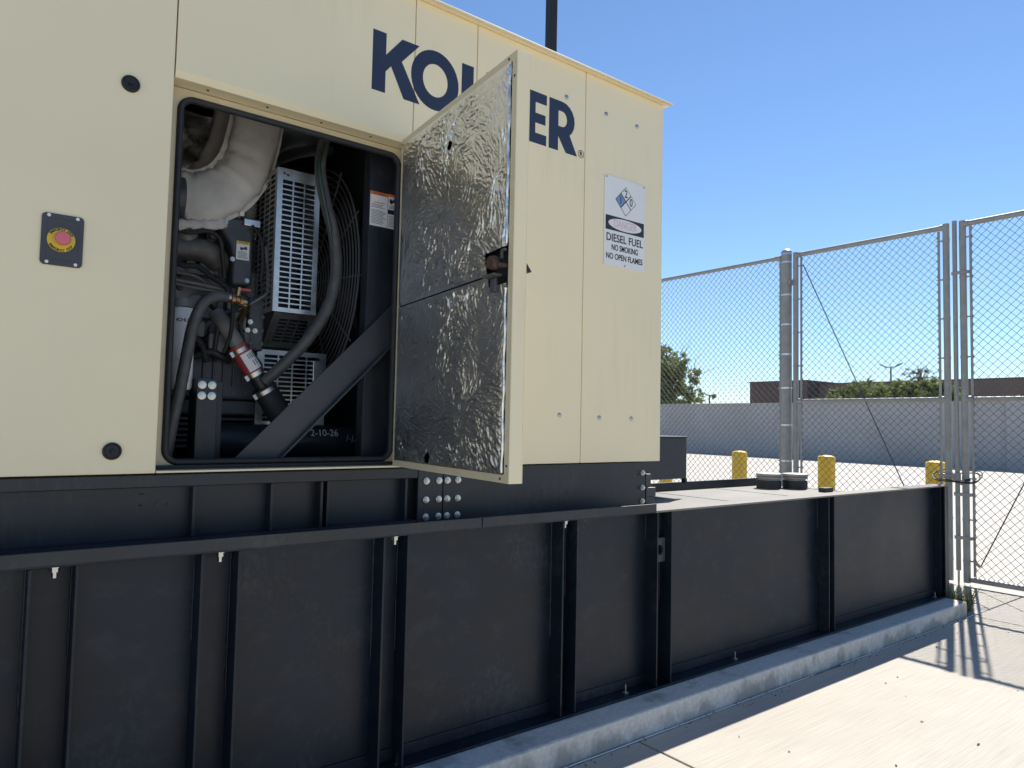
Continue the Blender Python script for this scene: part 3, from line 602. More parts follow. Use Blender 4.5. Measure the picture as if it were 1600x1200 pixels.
# looms, bolts and brackets on the near side of the engine
for i, (pts, r) in enumerate((([(.60, 2.96, 1.955), (.64, 2.93, 1.93), (.70, 2.925, 1.93), (.75, 2.93, 1.90), (.80, 2.925, 1.87), (.835, 2.93, 1.83)], .011),
        ([(.60, 2.95, 2.075), (.66, 2.93, 2.06), (.73, 2.92, 2.075), (.775, 2.925, 2.05), (.79, 2.93, 1.98), (.80, 2.93, 1.90)], .008),
        ([(.62, 2.93, 1.70), (.68, 2.90, 1.66), (.72, 2.90, 1.62), (.74, 2.91, 1.56)], .012), ([(.87, 2.91, 1.85), (.885, 2.90, 1.79), (.86, 2.89, 1.73), (.87, 2.9, 1.66), (.90, 2.91, 1.61)], .009),
        ([(.66, 2.955, 1.60), (.72, 2.945, 1.63), (.80, 2.945, 1.635), (.88, 2.94, 1.63), (.94, 2.93, 1.60)], .007), ([(.90, 2.93, 2.13), (.93, 2.91, 2.08), (.94, 2.905, 1.98), (.935, 2.91, 1.90)], .007))):
    path_ = bez(pts, 14); MB().tube(path_, [r*(1+.14*(k % 2)) for k in range(len(path_))], 10).build('wire_loom', 'rubber', en, smooth=30)
hb = MB().lathe([(.0005, 0), (.0085, 0), (.0085, .007), (.0005, .008)], (0, 0, 0), 'y', 6).mesh('bolt', 'cast')
for x, z, y in [(.62+i*.055, 1.93, 2.9995) for i in range(4)]+[(.70+i*.045, 1.60, 2.9595) for i in range(6)]+[(.66+i*.05, 1.445, 2.9595) for i in range(6)]+[(.91, 1.65+i*.055, 2.9295) for i in range(4)]+[(.955, 1.65+i*.055, 2.9295) for i in range(4)]:
    place('bolt', hb, en, (x, y, z))
for x0, x1, z0, z1, y in ((.60, .66, 1.90, 1.914, 2.97), (.70, .735, 1.66, 1.72, 2.93), (.815, .83, 1.78, 1.86, 2.93), (.86, .90, 1.645, 1.69, 2.905), (.66, .70, 2.05, 2.08, 2.975)):
    MB().box(x0, x1, y, y+.06, z0, z1).build('bracket', 'cast', en, bevel=.004)
m = MB()
for i in range(6): m.box(.70+i*.038, .708+i*.038, 2.948, 2.9595, 1.47, 1.57)
m.build('pan_rib', 'engine_dark', en, bevel=.002)

# ---- engine mount post
mp_ = thing('engine_mount_post', 'black vertical channel post with four zinc bolts inside the housing', 'support post', (.71, 2.75, Z0+.021))
MB().box(.664, .736, 2.72, 2.728, Z0+.021, 1.487).box(.664, .671, 2.7285, 2.83, Z0+.021, 1.487).box(.7295, .736, 2.7285, 2.83, Z0+.021, 1.487).build('channel', 'black', mp_, bevel=.002)
MB().box(.7365, .765, 2.76, 2.77, Z0+.021, 1.48).build('side_flange', 'black', mp_, bevel=.002)
b4 = MB().lathe([(.0005, 0), (.0145, 0), (.0145, .004), (.011, .0045), (.011, .011), (.0065, .0115), (.0065, .016), (.0005, .016)], (0, 0, 0), 'y', 14).mesh('bolt', 'zinc', 30)
for x in (.681, .715):
    for z in (1.463, 1.424): place('bolt', b4, mp_, (x, 2.7195, z))

# ---- oil filter
of = thing('oil_filter', 'tall white oil filter can with black print at the left of the opening', 'oil filter', (.622, 2.79, 1.43))
MB().lathe([(.001, 0), (.036, 0), (.041, .012), (.041, .285), (.036, .298), (.001, .300)], (.622, 2.79, 1.445), 'z', 28).build('can', 'white_paint', of, smooth=40)
MB().lathe([(.001, .301), (.040, .301), (.040, .33), (.001, .33)], (.622, 2.79, 1.445), 'z', 20).build('filter_base', 'engine', of, smooth=40)
MB().lathe([(.001, -.02), (.02, -.02), (.02, -.001), (.001, -.001)], (.622, 2.79, 1.445), 'z', 12).build('drain', 'rubber', of)
def wraptext(body, size, z0, a0, vertical=False):
    for i, ch in enumerate(body):
        a = R_(a0+ (0 if vertical else i*13)); zc = z0-(i*size*.95 if vertical else 0)
        text('character', ch, size, (.622+.0414*math.sin(a), 2.79-.0414*math.cos(a), zc), of, 'print_black', rot=(R_(90), 0, a), bold=.0003, depth=.0002)
wraptext('KOHLER', .0165, 1.695, -37)
m = MB()
for i in range(7):
    a = R_(4+random.uniform(-3, 3)); m.cyl((.622+.0411*math.sin(a), 2.79-.0411*math.cos(a), 1.615-i*.013), (.622+.0413*math.sin(a+.2), 2.79-.0413*math.cos(a+.2), 1.612-i*.013), .0022, 5)
m.build('faint_print', 'print_grey', of)

# ---- exhaust jacket
ej = thing('exhaust_jacket', 'quilted grey insulation jacket wrapped round a bent exhaust pipe', 'pipe insulation', (.75, 2.98, 2.1))
cl = bez([(.635, 2.97, 2.200), (.715, 2.965, 2.212), (.80, 2.965, 2.265), (.862, 2.97, 2.355), (.895, 2.975, 2.46), (.925, 2.98, 2.64)], 10)
def quilt(path, r, n, seed):
    P_ = [Vector(p) for p in path]; m = len(P_); vs = []
    for i in range(m):
        T = (P_[min(i+1, m-1)]-P_[max(i-1, 0)]).normalized(); a = Vector((0, -1, 0)); a = (a-T*a.dot(T)).normalized(); b = T.cross(a)
        for k in range(n):
            t = 2*math.pi*k/n; s = i/(m-1)
            nz = float(vnoise(np.array([s*9+3, 2+1.6*math.cos(t)+.8*math.sin(t)]), seed)-.5)*.014 + float(vnoise(np.array([s*26, 4+2.2*math.cos(t)]), seed+5)-.5)*.009
            wr = .0035*math.sin(s*38+2.2*math.cos(t+.5))*max(0, math.sin(math.pi*min(1, max(0, (s-.28)/.55))))*(.6+.4*math.cos(t))
            vs.append(P_[i]+(a*math.copysign(abs(math.cos(t))**.7, math.cos(t))*.62+b*math.sin(t))*(r*(1+.03*math.sin(s*7))+nz+wr))
    fs = [(i*n+k, i*n+(k+1) % n, (i+1)*n+(k+1) % n, (i+1)*n+k) for i in range(m-1) for k in range(n)]
    fs += [tuple(reversed(range(n))), tuple(range((m-1)*n, m*n))]
    return MB().add(vs, fs)
quilt(cl, .099, 40, 5).build('jacket', 'jacket', ej, smooth=70)
# stitched seams: a ruffled fin along the outer and the inner bend
for side, rr, nm in ((-1, .099, 'seam_flap'), (1, .096, 'seam_flap')):
    m = MB(); vs = []; mlen = len(cl)
    for i in range(mlen):
        T = (cl[min(i+1, mlen-1)]-cl[max(i-1, 0)]).normalized(); a = Vector((0, -1, 0)); b = T.cross(a).normalized()*side
        b = (b+a*.12).normalized()
        wob = .003*math.sin(i*.9)+.002*math.sin(i*2.3)
        p0 = cl[i]+b*(rr-.012); p1 = cl[i]+b*(rr+.013)+a*wob
        vs += [p0+a*.004, p1+a*.003, p1-a*.003, p0-a*.004]
    m.add(vs, [(i*4+k, i*4+(k+1) % 4, (i+1)*4+(k+1) % 4, (i+1)*4+k) for i in range(mlen-1) for k in range(4)]+[(0, 1, 2, 3), (4*mlen-1, 4*mlen-2, 4*mlen-3, 4*mlen-4)])
    m.build(nm, 'jacket', ej, smooth=60)
quilt(bez([(.61, 2.94, 2.085), (.68, 2.93, 2.095), (.75, 2.93, 2.105), (.79, 2.95, 2.13)], 8), .02, 14, 9).build('loose_skirt', 'jacket', ej, smooth=70)
MB().tube([(.30, 2.98, 2.19), (.64, 2.972, 2.20)], .085, 28).build('exhaust_pipe', 'engine_dark', ej, smooth=60)

# ---- added tube standing in for the jacket's shadowed back half
ep = thing('jacket_back_half', 'added grey tube standing in for the shadowed back half of the quilted exhaust jacket', 'pipe insulation', (.8, 3.2, 2.2))
quilt(bez([(.52, 3.12, 2.235), (.66, 3.12, 2.245), (.775, 3.12, 2.33), (.84, 3.12, 2.47), (.90, 3.12, 2.75)], 8), .095, 24, 15).build('wrap', 'jacket', ep, smooth=70)

# ---- foil lined ceiling and rear liner
cf = MB(); nx, ny = 70, 60
XX, YY = np.meshgrid(np.linspace(-.4, 1.2, nx), np.linspace(2.6, 3.85, ny), indexing='ij'); pq = np.stack([XX, YY], -1)
hz_ = np.clip(1-np.abs(2*vnoise(pq*np.array([14, 22]), 3)-1)-.6, 0, 1)*.03+(vnoise(pq*9, 8)-.5)*.02
V = np.stack([XX, YY, 2.93-hz_], -1).reshape(-1, 3); idx = np.arange(nx*ny).reshape(nx, ny)
cf.add(V, np.stack([idx[:-1, :-1], idx[1:, :-1], idx[1:, 1:], idx[:-1, 1:]], -1).reshape(-1, 4)); cf.build('ceiling_foil', 'foil', hs, smooth=60)
cf = MB(); XX, ZZ = np.meshgrid(np.linspace(-.4, 1.2, nx), np.linspace(2.1, 2.9, ny), indexing='ij'); pq = np.stack([XX, ZZ], -1)
hz_ = np.clip(1-np.abs(2*vnoise(pq*np.array([12, 26]), 23)-1)-.6, 0, 1)*.03+(vnoise(pq*9, 28)-.5)*.02
cf.add(np.stack([XX, 3.84-hz_, ZZ], -1).reshape(-1, 3), np.stack([idx[:-1, :-1], idx[1:, :-1], idx[1:, 1:], idx[:-1, 1:]], -1).reshape(-1, 4)); cf.build('rear_foil', 'foil', hs, smooth=60)

# ---- belt and fan guard of punched galvanised sheet
gd = thing('belt_guard', 'punched galvanised sheet metal belt guard with rows of slots', 'guard', (1.06, 2.9, 1.3))
def grille(o, ux, uz, W, H, mx, mz0, mz1, cols, rows, bw, bh, th):
    """sheet in the plane o+ux*s+uz*t with rows x cols open slots"""
    o, ux, uz = Vector(o), Vector(ux).normalized(), Vector(uz).normalized(); nn = ux.cross(uz).normalized()
    m = MB()
    def bx(s0, s1, t0, t1, d=0):
        vs = [o+ux*s+uz*t+nn*q for q in (0, th) for s, t in ((s0, t0), (s1, t0), (s1, t1), (s0, t1))]
        m.add(vs, [(0,3,2,1),(4,5,6,7),(0,1,5,4),(1,2,6,5),(2,3,7,6),(3,0,4,7)])
    bx(0, mx, 0, H); bx(W-mx, W, 0, H); bx(mx, W-mx, 0, mz0); bx(mx, W-mx, H-mz1, H)
    ow = (W-2*mx-(cols-1)*bw)/cols; oh = (H-mz0-mz1-(rows-1)*bh)/rows
    for c in range(1, cols): s = mx+c*ow+(c-1)*bw; bx(s, s+bw, mz0, H-mz1)
    for r in range(1, rows):
        t = mz0+r*oh+(r-1)*bh
        for c in range(cols): s = mx+c*(ow+bw); bx(s, s+ow, t, t+bh)
    return m
gx0, gx1 = .958, 1.137
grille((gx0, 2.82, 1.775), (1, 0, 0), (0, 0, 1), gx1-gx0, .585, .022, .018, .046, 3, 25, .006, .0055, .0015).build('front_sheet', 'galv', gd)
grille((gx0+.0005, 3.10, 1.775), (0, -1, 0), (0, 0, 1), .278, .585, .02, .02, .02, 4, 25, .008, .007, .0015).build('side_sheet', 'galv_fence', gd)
MB().box(gx0+.002, gx1, 2.822, 3.10, 2.3605, 2.362).box(gx1-.0015, gx1, 2.8225, 3.10, 1.775, 2.3602).build('return_sheet', 'galv', gd)
grille((gx0+.01, 2.96, 1.645), (1, 0, 0), (.0, -.135, .128), .18, .186, .03, .03, .03, 3, 7, .006, .006, .0015).build('slanted_sheet', 'galv', gd)
grille((.955, 2.975, 1.305), (1, 0, 0), (0, 0, 1), .30, .328, .03, .03, .02, 4, 15, .006, .0055, .0015).build('lower_sheet', 'galv', gd)
MB().box(1.19, 1.235, 2.955, 2.973, 1.44, 1.60).build('hinge_strap', 'galv', gd, bevel=.003)
for x, z in ((.985, 1.318), (1.22, 1.318), (1.06, 1.345), (1.21, 1.47)): place('bolt', b4, gd, (x, 2.9735, z), None, (.6, .6, .6))
for x, z in ((.985, 2.340), (1.0, 2.335)): place('rivet', hole, gd, (x, 2.8195, z))
MB().box(.975, 1.12, 3.0, 3.09, 1.32, 2.35).build('dark_slot_backing', 'black_flat', gd)  # shade behind the slots, put in as a plain black box

# ---- radiator: shroud, wire fan guard, side plates
ra = thing('radiator', 'black radiator shroud with a round wire fan guard inside the housing', 'radiator', (1.6, 3.2, Z0+.021))
cy0, cz0, RF, XF = 3.46, 2.03, .565, 1.36
MB().box(1.43, 1.44, 2.64, 3.87, Z0+.021, 2.90).build('shroud_face', 'black', ra)
for i in range(17):
    r = RF-i*.0305; k = 56
    pts = [(XF+.0*i, cy0+r*math.cos(2*math.pi*q/k), cz0+r*math.sin(2*math.pi*q/k)) for q in range(k+1)]
    MB().tube(pts, .0032 if i else .005, 5, cap=False).build('guard_ring', 'ring', ra, smooth=60)
for a in range(0, 360, 30):
    t = R_(a+4); MB().tube([(XF+.006, cy0+.08*math.cos(t), cz0+.08*math.sin(t)), (XF+.006, cy0+(RF+.02)*math.cos(t), cz0+(RF+.02)*math.sin(t))], .004, 6).build('guard_spoke', 'ring', ra)
for a in range(0, 360, 60):
    t = R_(a+20); c0 = Vector((1.40, cy0, cz0)); d = Vector((0, math.cos(t), math.sin(t))); e = Vector((0, -math.sin(t), math.cos(t)))
    MB().add([c0+d*.06-e*.03+Vector((-.01, 0, 0)), c0+d*.06+e*.03, c0+d*.50+e*.10+Vector((.015, 0, 0)), c0+d*.50-e*.08+Vector((-.02, 0, 0)),
              c0+d*.06-e*.03+Vector((-.006, 0, 0)), c0+d*.06+e*.03+Vector((.004, 0, 0)), c0+d*.50+e*.10+Vector((.019, 0, 0)), c0+d*.50-e*.08+Vector((-.016, 0, 0))],
             [(0, 1, 2, 3), (7, 6, 5, 4), (0, 4, 5, 1), (1, 5, 6, 2), (2, 6, 7, 3), (3, 7, 4, 0)]).build('fan_blade', 'engine_dark', ra)
MB().box(1.268, 1.42, 2.62, 2.628, Z0+.021, 2.86).box(1.268, 1.274, 2.6285, 2.68, Z0+.021, 2.86).build('side_plate', 'black', ra, bevel=.002)
for z in (2.21, 1.752): MB().lathe([(.0005, 0), (.014, 0), (.014, .008), (.009, .012), (.0005, .013)], (1.429, 2.97, z), 'x', 14).build('bolt', 'zinc', ra, smooth=40)
for b_ in ra.children:
    if b_.name.startswith('bolt'): b_.scale = (-1, 1, 1); b_.location.x += 2*(1.4285-BASE[ra.name].x)
# warning labels on the side plate
wl = MB().box(1.270, 1.349, 2.6185, 2.6195, 2.140, 2.282).build('warning_label', 'white_label', ra)
MB().box(1.2702, 1.3488, 2.6175, 2.6188, 2.268, 2.2818).build('label_header', 'print_orange', wl)
text('label_word', 'WARNING', .012, (1.309, 2.6173, 2.275), wl, 'print_black', width=.05, depth=.0002)
m = MB()
for i in range(14):
    if i in (3,): continue
    m.box(1.276, 1.276+random.uniform(.045, .068), 2.6176, 2.6188, 2.228-i*.006, 2.2305-i*.006)
m.build('label_lines', 'print_grey', wl)
MB().box(1.285, 1.335, 2.6176, 2.6188, 2.236, 2.239).build('label_line', 'print_orange', wl)
wl2 = MB().box(1.351, 1.392, 2.6185, 2.6195, 2.219, 2.284).box(1.351, 1.392, 2.6185, 2.6195, 2.140, 2.200).build('hazard_label', 'white_label', ra)
MB().box(1.3512, 1.3918, 2.6175, 2.6188, 2.273, 2.2838).build('label_header', 'print_orange', wl2)
MB().prism([(1.356, 2.25), (1.366, 2.242), (1.374, 2.252), (1.386, 2.245), (1.388, 2.262), (1.378, 2.268), (1.37, 2.258), (1.36, 2.266)], 2.6176, 2.6188).build('label_drawing', 'print_black', wl2)
m = MB()
for i in range(7): m.box(1.355, 1.388, 2.6176, 2.6188, 2.190-i*.007, 2.1925-i*.007)
for i in range(3): m.box(1.355, 1.385, 2.6176, 2.6188, 2.234-i*.005, 2.236-i*.005)
m.build('label_lines', 'print_grey', wl2)

# ---- diagonal brace across the opening
br = thing('diagonal_brace', 'wide black steel angle brace running diagonally across the opening', 'brace', (.84, 2.62, Z0+.021))
p0, p1 = Vector((.80, 2.60, 1.155)), Vector((1.42, 2.60, 1.79)); d = (p1-p0).normalized(); a = Vector((d.z, 0, -d.x))  # a: lower right
def bq(s, e, y): q = p0+d*s+a*e; return (q.x, y, q.z)
LB = (p1-p0).length
def slab_(m, e0, e1, y0, y1): m.add([bq(s, e, y) for y in (y0, y1) for s, e in ((0, e0), (LB, e0), (LB, e1), (0, e1))], [(0,3,2,1),(4,5,6,7),(0,1,5,4),(1,2,6,5),(2,3,7,6),(3,0,4,7)])
m = MB(); slab_(m, -.055, .055, 2.600, 2.607); slab_(m, .0555, .062, 2.572, 2.607); m.build('angle', 'hardboard', br, bevel=.002)

# ---- big black pipe low in the opening with chalked date
pp = thing('drain_pipe', 'large black pipe low in the opening with a chalked date', 'pipe', (1.3, 2.97, 1.19))
MB().tube([(.78, 2.965, 1.255), (1.425, 2.965, 1.255)], .066, 28).build('pipe', 'black', pp, smooth=60)
for s, x, sz in (('2-10-26', 1.228, .042),): text('chalk_date', s, sz, (x, 2.8985, 1.288), pp, 'chalk', rot=(R_(70), 0, 0), sx=.95, depth=.0003)
m = MB()
for i in range(5): m.tube([(1.33+i*.012, 2.8988, 1.255+.012*math.sin(i*2)), (1.336+i*.012, 2.8985, 1.27+.01*math.cos(i*3))], .0012, 4)
m.build('chalk_scribble', 'chalk', pp)

# ---- hoses
def hose(name, label, pts, r, mk, n=14):
    t = thing(name, label, 'hose', pts[-1]); path = bez(pts, 9)
    MB().tube(path, r, n).build('hose_body', mk, t, smooth=60); return t, path
hA_, _ = hose('fuel_hose', 'black rubber hose arching down from brass fittings at the left of the opening', [(.748, 2.70, 1.79), (.705, 2.69, 1.785), (.662, 2.68, 1.752), (.632, 2.68, 1.67), (.617, 2.68, 1.574), (.600, 2.68, 1.45), (.578, 2.68, 1.32), (.562, 2.68, 1.19)], .020, 'hose')
for i, (x, r, mk) in enumerate(((.752, .016, 'steel'), (.768, .019, 'brass'), (.785, .015, 'brass'), (.80, .02, 'brass'), (.815, .013, 'steel'))):
    MB().cyl((x-.007, 2.70+.004*i, 1.79-.002*i), (x+.007, 2.705+.004*i, 1.789-.002*i), r, 8 if i % 2 else 16).build('fitting', mk, hA_, smooth=30)
MB().cyl((.79, 2.716, 1.80), (.795, 2.716, 1.832), .010, 12).build('valve_stem', 'brass', hA_, smooth=30)
MB().box(.795, .84, 2.712, 2.724, 1.822, 1.832).build('valve_handle', 'red_hose', hA_, bevel=.003)
MB().tube(bez([(.80, 2.72, 1.78), (.83, 2.74, 1.765), (.83, 2.82, 1.72)]), .013, 10).build('fitting_tail', 'brass', hA_, smooth=50)
MB().tube(bez([(.775, 2.715, 1.782), (.79, 2.76, 1.74), (.80, 2.82, 1.66), (.79, 2.86, 1.60)]), .008, 8).build('bypass_line', 'rubber', hA_, smooth=50)
lh, path = hose('radiator_hose', 'angled lower radiator hose with red sleeve and steel clamps', [(.765, 2.90, 1.755), (.80, 2.87, 1.695), (.84, 2.855, 1.63), (.905, 2.85, 1.528)], .030, 'engine')
dl = (Vector((.960, 2.85, 1.445))-Vector((.84, 2.855, 1.625))).normalized(); q0 = Vector((.838, 2.855, 1.628))
def seg(s0, s1, r, mk, name, n=24): return MB().cyl(q0+dl*s0, q0+dl*s1, r, n).build(name, mk, lh, smooth=40)
seg(.0, .135, .037, 'red_hose', 'red_sleeve'); seg(.012, .028, .0395, 'steel', 'hose_clamp'); seg(.118, .136, .0395, 'zinc', 'hose_clamp')
seg(.136, .20, .031, 'black', 'pipe_stub'); seg(.19, .36, .048, 'rubber', 'rubber_coupling'); seg(.198, .214, .0505, 'zinc', 'hose_clamp')
side = dl.cross(Vector((0, 1, 0))).normalized()
for s, r in ((.02, .040), (.127, .040), (.206, .051)):
    c0 = q0+dl*s+side*r*(1 if side.x < 0 else -1)+Vector((0, -.012, 0)); MB().beam(c0-dl*.012, c0+dl*.012, .016, .014).build('clamp_screw', 'steel', lh, bevel=.002)
# paper sticker wrapped on the sleeve
m = MB(); vs = []; e1 = Vector((0, -1, 0)); e1 = (e1-dl*e1.dot(dl)).normalized(); e2 = dl.cross(e1)
for s in (.036, .112):
    for k in range(9):
        t = R_(-70+k*13); vs.append(q0+dl*s+(e1*math.cos(t)+e2*math.sin(t)*(1 if e2.x < 0 else -1))*.0378)
m.add(vs, [(k, k+1, 10+k, 9+k) for k in range(8)]); m.build('sticker', 'white_label', lh, smooth=60)
m = MB()
for j in range(9):
    t = R_(-52+j*6); c = (e1*math.cos(t)+e2*math.sin(t)*(1 if e2.x < 0 else -1))*.0381
    if j % 2 == 0: m.beam(q0+dl*.044+c, q0+dl*.066+c, .0022, .0006, up=c)
    if j in (3, 6): m.beam(q0+dl*.074+c, q0+dl*.096+c, .003, .0006, up=c)
m.build('bar_marks', 'print_black', lh)
lg, _ = hose('coolant_hose', 'long black hose hanging in a bow before the punched guard', [(1.118, 2.74, 2.50), (1.098, 2.73, 2.37), (1.118, 2.72, 2.24), (1.160, 2.715, 2.10), (1.176, 2.715, 1.95), (1.148, 2.72, 1.80), (1.075, 2.745, 1.66), (.985, 2.79, 1.545), (.938, 2.82, 1.49)], .0235, 'hose')
MB().tube(bez([(1.105, 2.712, 2.46), (1.083, 2.704, 2.36), (1.10, 2.692, 2.24), (1.128, 2.690, 2.13), (1.150, 2.700, 2.05)]), [.008]*9+[.0095]*9+[.008]*9+[.004]*10, 10).build('green_line', 'hose_green', lg, smooth=60)
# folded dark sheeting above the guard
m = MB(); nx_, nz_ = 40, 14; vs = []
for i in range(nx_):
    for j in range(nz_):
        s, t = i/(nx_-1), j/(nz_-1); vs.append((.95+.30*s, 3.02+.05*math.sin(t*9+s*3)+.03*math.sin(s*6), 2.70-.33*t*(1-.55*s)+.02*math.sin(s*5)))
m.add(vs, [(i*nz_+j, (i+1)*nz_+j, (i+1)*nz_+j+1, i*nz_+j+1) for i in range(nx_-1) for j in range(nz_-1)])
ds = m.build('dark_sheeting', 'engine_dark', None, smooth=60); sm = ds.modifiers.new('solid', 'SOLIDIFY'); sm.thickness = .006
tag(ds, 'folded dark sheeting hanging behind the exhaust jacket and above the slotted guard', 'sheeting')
# ================================================================== FENCE AND GATES
XFN = 7.06
def chainlink(m, y0, y1, z0, z1, w_=.036, h_=.072, r=.0030):
    nW = max(2, int(round(abs(y1-y0)/w_*1))); w_ = abs(y1-y0)/nW; a = min(y0, y1); nS = int((z1-z0)/(h_/2)); hs_ = (z1-z0)/nS
    for k in range(nW+1):
        # wire k zigzags between columns k-1/2 and k+1/2 and hooks its neighbours
        pts = []
        for s in range(nS+1):
            yy = a+k*w_+(w_/2 if (s+k) % 2 else -w_/2)*1.0; yy = min(max(yy, a), a+nW*w_)
            pts.append((XFN+(.003 if s % 2 else -.003), yy, z0+s*hs_))
        m.tube(pts, r, 4, cap=False)
    return m
def pipe(m, p, q, r): return m.cyl(p, q, r, 16)
tb = lambda y, z0, z1: MB().box(XFN-.009, XFN+.009, y-.008, y+.008, z0, z1)
TOP, MID, BOT = 3.222, 1.642, .06
def gate(label, ya, yb, group):
    """ya hinge side, yb latch side"""
    t = thing('gate_leaf', label, 'gate', (XFN, (ya+yb)/2, BOT), group); s = 1 if yb > ya else -1
    for y in (ya, yb): MB().cyl((XFN, y, BOT-.03), (XFN, y, TOP+.03), .028, 18).build('upright', 'galv_fence', t, smooth=40)
    for z, nm in ((TOP, 'top_rail'), (MID, 'middle_rail'), (BOT, 'bottom_rail')): MB().cyl((XFN, ya+s*.028, z), (XFN, yb-s*.028, z), .024 if z != MID else .021, 16).build(nm, 'galv_fence', t, smooth=40)
    a, b = ya+s*.062, yb-s*.062
    for y in (a, b): tb(y, BOT+.03, MID-.03).box(XFN-.009, XFN+.009, y-.008, y+.008, MID+.03, TOP-.03).build('tension_bar', 'galv_fence', t)
    m = MB(); chainlink(m, a, b, BOT+.015, TOP-.015).build('wire_fabric', 'wire', t, kind='stuff')
    for y, e in ((ya, a), (yb, b)):
        for z in np.linspace(.22, 3.1, 9):
            MB().lathe([(.029, -.011), (.0305, -.011), (.0305, .011), (.029, .011)], (XFN, y, z), 'z', 14).box(XFN-.006, XFN+.006, min(y, e+s*0)+.0, max(y, e), z-.006, z+.006).build('tension_band', 'galv_fence', t)
            MB().cyl((XFN, e-(.0 if e < y else .0), z), (XFN, e+(.022 if e > y else -.022), z), .006, 6).build('band_bolt', 'galv_fence', t)
    for y in (ya, yb):
        sg_ = s if y == ya else -s
        MB().cyl((XFN, y-.0, MID), (XFN, y+sg_*.075, MID), .030, 14).build('rail_socket', 'galv_fence', t, smooth=40)
        MB().cyl((XFN, y, TOP), (XFN, y+sg_*.05, TOP), .029, 14).build('rail_socket', 'galv_fence', t, smooth=40)
    return t
g1 = gate('left chain-link gate leaf, hinged on the thick round post', 4.178, 2.692, 'double chain-link gate leaves')
g2 = gate('right chain-link gate leaf cut off by the edge of the picture', 2.555, 1.07, 'double chain-link gate leaves')
MB().cyl((XFN-.012, 4.085, 3.10), (XFN-.012, 2.78, .17), .005, 6).build('truss_rod', 'wire', g1)
MB().cyl((XFN-.012, 2.445, .185), (XFN-.012, 1.15, 3.10), .005, 6).build('truss_rod', 'wire', g2)
MB().cyl((XFN-.02, 2.445, .185), (XFN-.01, 2.50, .23), .013, 8).build('truss_tightener', 'galv_fence', g2)
# drop rod with brackets and latch
MB().cyl((XFN-.012, 2.617, .13), (XFN-.012, 2.617, 3.262), .019, 16).build('drop_rod', 'galv_fence', g2, smooth=40)
MB().cyl((XFN-.012, 2.617, -.02), (XFN-.012, 2.617, .1295), .009, 10).build('drop_rod_tip', 'steel', g2)
for z in (2.78, .80, .42): MB().box(XFN-.036, XFN-.028, 2.50, 2.64, z-.016, z+.016).box(XFN-.0279, XFN+.028, 2.50, 2.508, z-.014, z+.014).build('rod_bracket', 'galv_fence', g2, bevel=.003)
MB().cyl((XFN-.03, 2.76, .963), (XFN-.03, 2.60, .955), .013, 10).build('latch_fork', 'galv_fence', g2, smooth=40)
MB().box(XFN-.05, XFN-.02, 2.585, 2.645, .90, .985).build('latch_collar', 'galv_fence', g2, bevel=.005)
MB().box(XFN-.05, XFN-.02, 2.53, 2.584, .88, .93).build('latch_catch', 'galv_fence', g2, bevel=.005)
# post and fixed fence bays
fp = thing('gate_post', 'thick round galvanised post between the fence and the left gate leaf', 'fence post', (XFN, 4.287, 0))
MB().cyl((XFN, 4.287, -.1), (XFN, 4.287, 3.275), .055, 28).build('post', 'galv_fence', fp, smooth=40)
MB().lathe([(.001, .035), (.03, .03), (.052, .012), (.059, 0), (.059, -.03), (.001, -.03)][::-1], (XFN, 4.287, 3.275), 'z', 28).build('cap', 'galv', fp, smooth=50)
for z in (3.16, 2.80, 2.475, 2.15, 1.785, 1.385, 1.0, .55): MB().lathe([(.0555, -.009), (.0585, -.009), (.0585, .009), (.0555, .009)], (XFN, 4.287, z), 'z', 28).build('band', 'galv', fp, smooth=40)
for z in (2.93, .35): MB().box(XFN-.06, XFN+.06, 4.21, 4.232, z-.02, z+.02).cyl((XFN, 4.205, z-.03), (XFN, 4.205, z+.03), .03, 12).build('hinge', 'galv_fence', fp, bevel=.003)
fn = thing('chain_link_fence', 'tall chain-link fence bay left of the thick round post', 'fence', (XFN, 6.5, 0))
MB().cyl((XFN, 4.36, 3.222), (XFN, 10.4, 3.222), .021, 14).build('top_rail', 'galv_fence', fn, smooth=40)
MB().cyl((XFN, 4.345, 3.222), (XFN, 4.42, 3.222), .027, 14).build('rail_end', 'galv_fence', fn, smooth=40)
for y in (7.3, 10.4): MB().cyl((XFN+.03, y, -.1), (XFN+.03, y, 3.2), .03, 16).build('line_post', 'galv_fence', fn, smooth=40)
MB().box(XFN-.007, XFN+.007, 4.355, 4.369, .06, 3.2).build('tension_bar', 'galv_fence', fn)
m = MB(); chainlink(m, 4.36, 10.4, .05, 3.20).build('wire_fabric', 'wire', fn, kind='stuff')
for z in (3.16, 2.80, 2.475, 2.15, 1.785, 1.385, 1.0): MB().cyl((XFN, 4.34, z), (XFN, 4.385, z), .008, 6).build('band_bolt', 'galv_fence', fn)
f2 = thing('chain_link_fence', 'chain-link fence bay right of the gates beyond the picture edge', 'fence', (XFN, -1, 0))
MB().cyl((XFN, .96, -.1), (XFN, .96, 3.28), .055, 24).build('end_post', 'galv_fence', f2, smooth=40)
MB().cyl((XFN, .9, 3.222), (XFN, -3, 3.222), .021, 14).build('top_rail', 'galv_fence', f2, smooth=40)
m = MB(); chainlink(m, -3, .9, .05, 3.20).build('wire_fabric', 'wire', f2, kind='stuff')
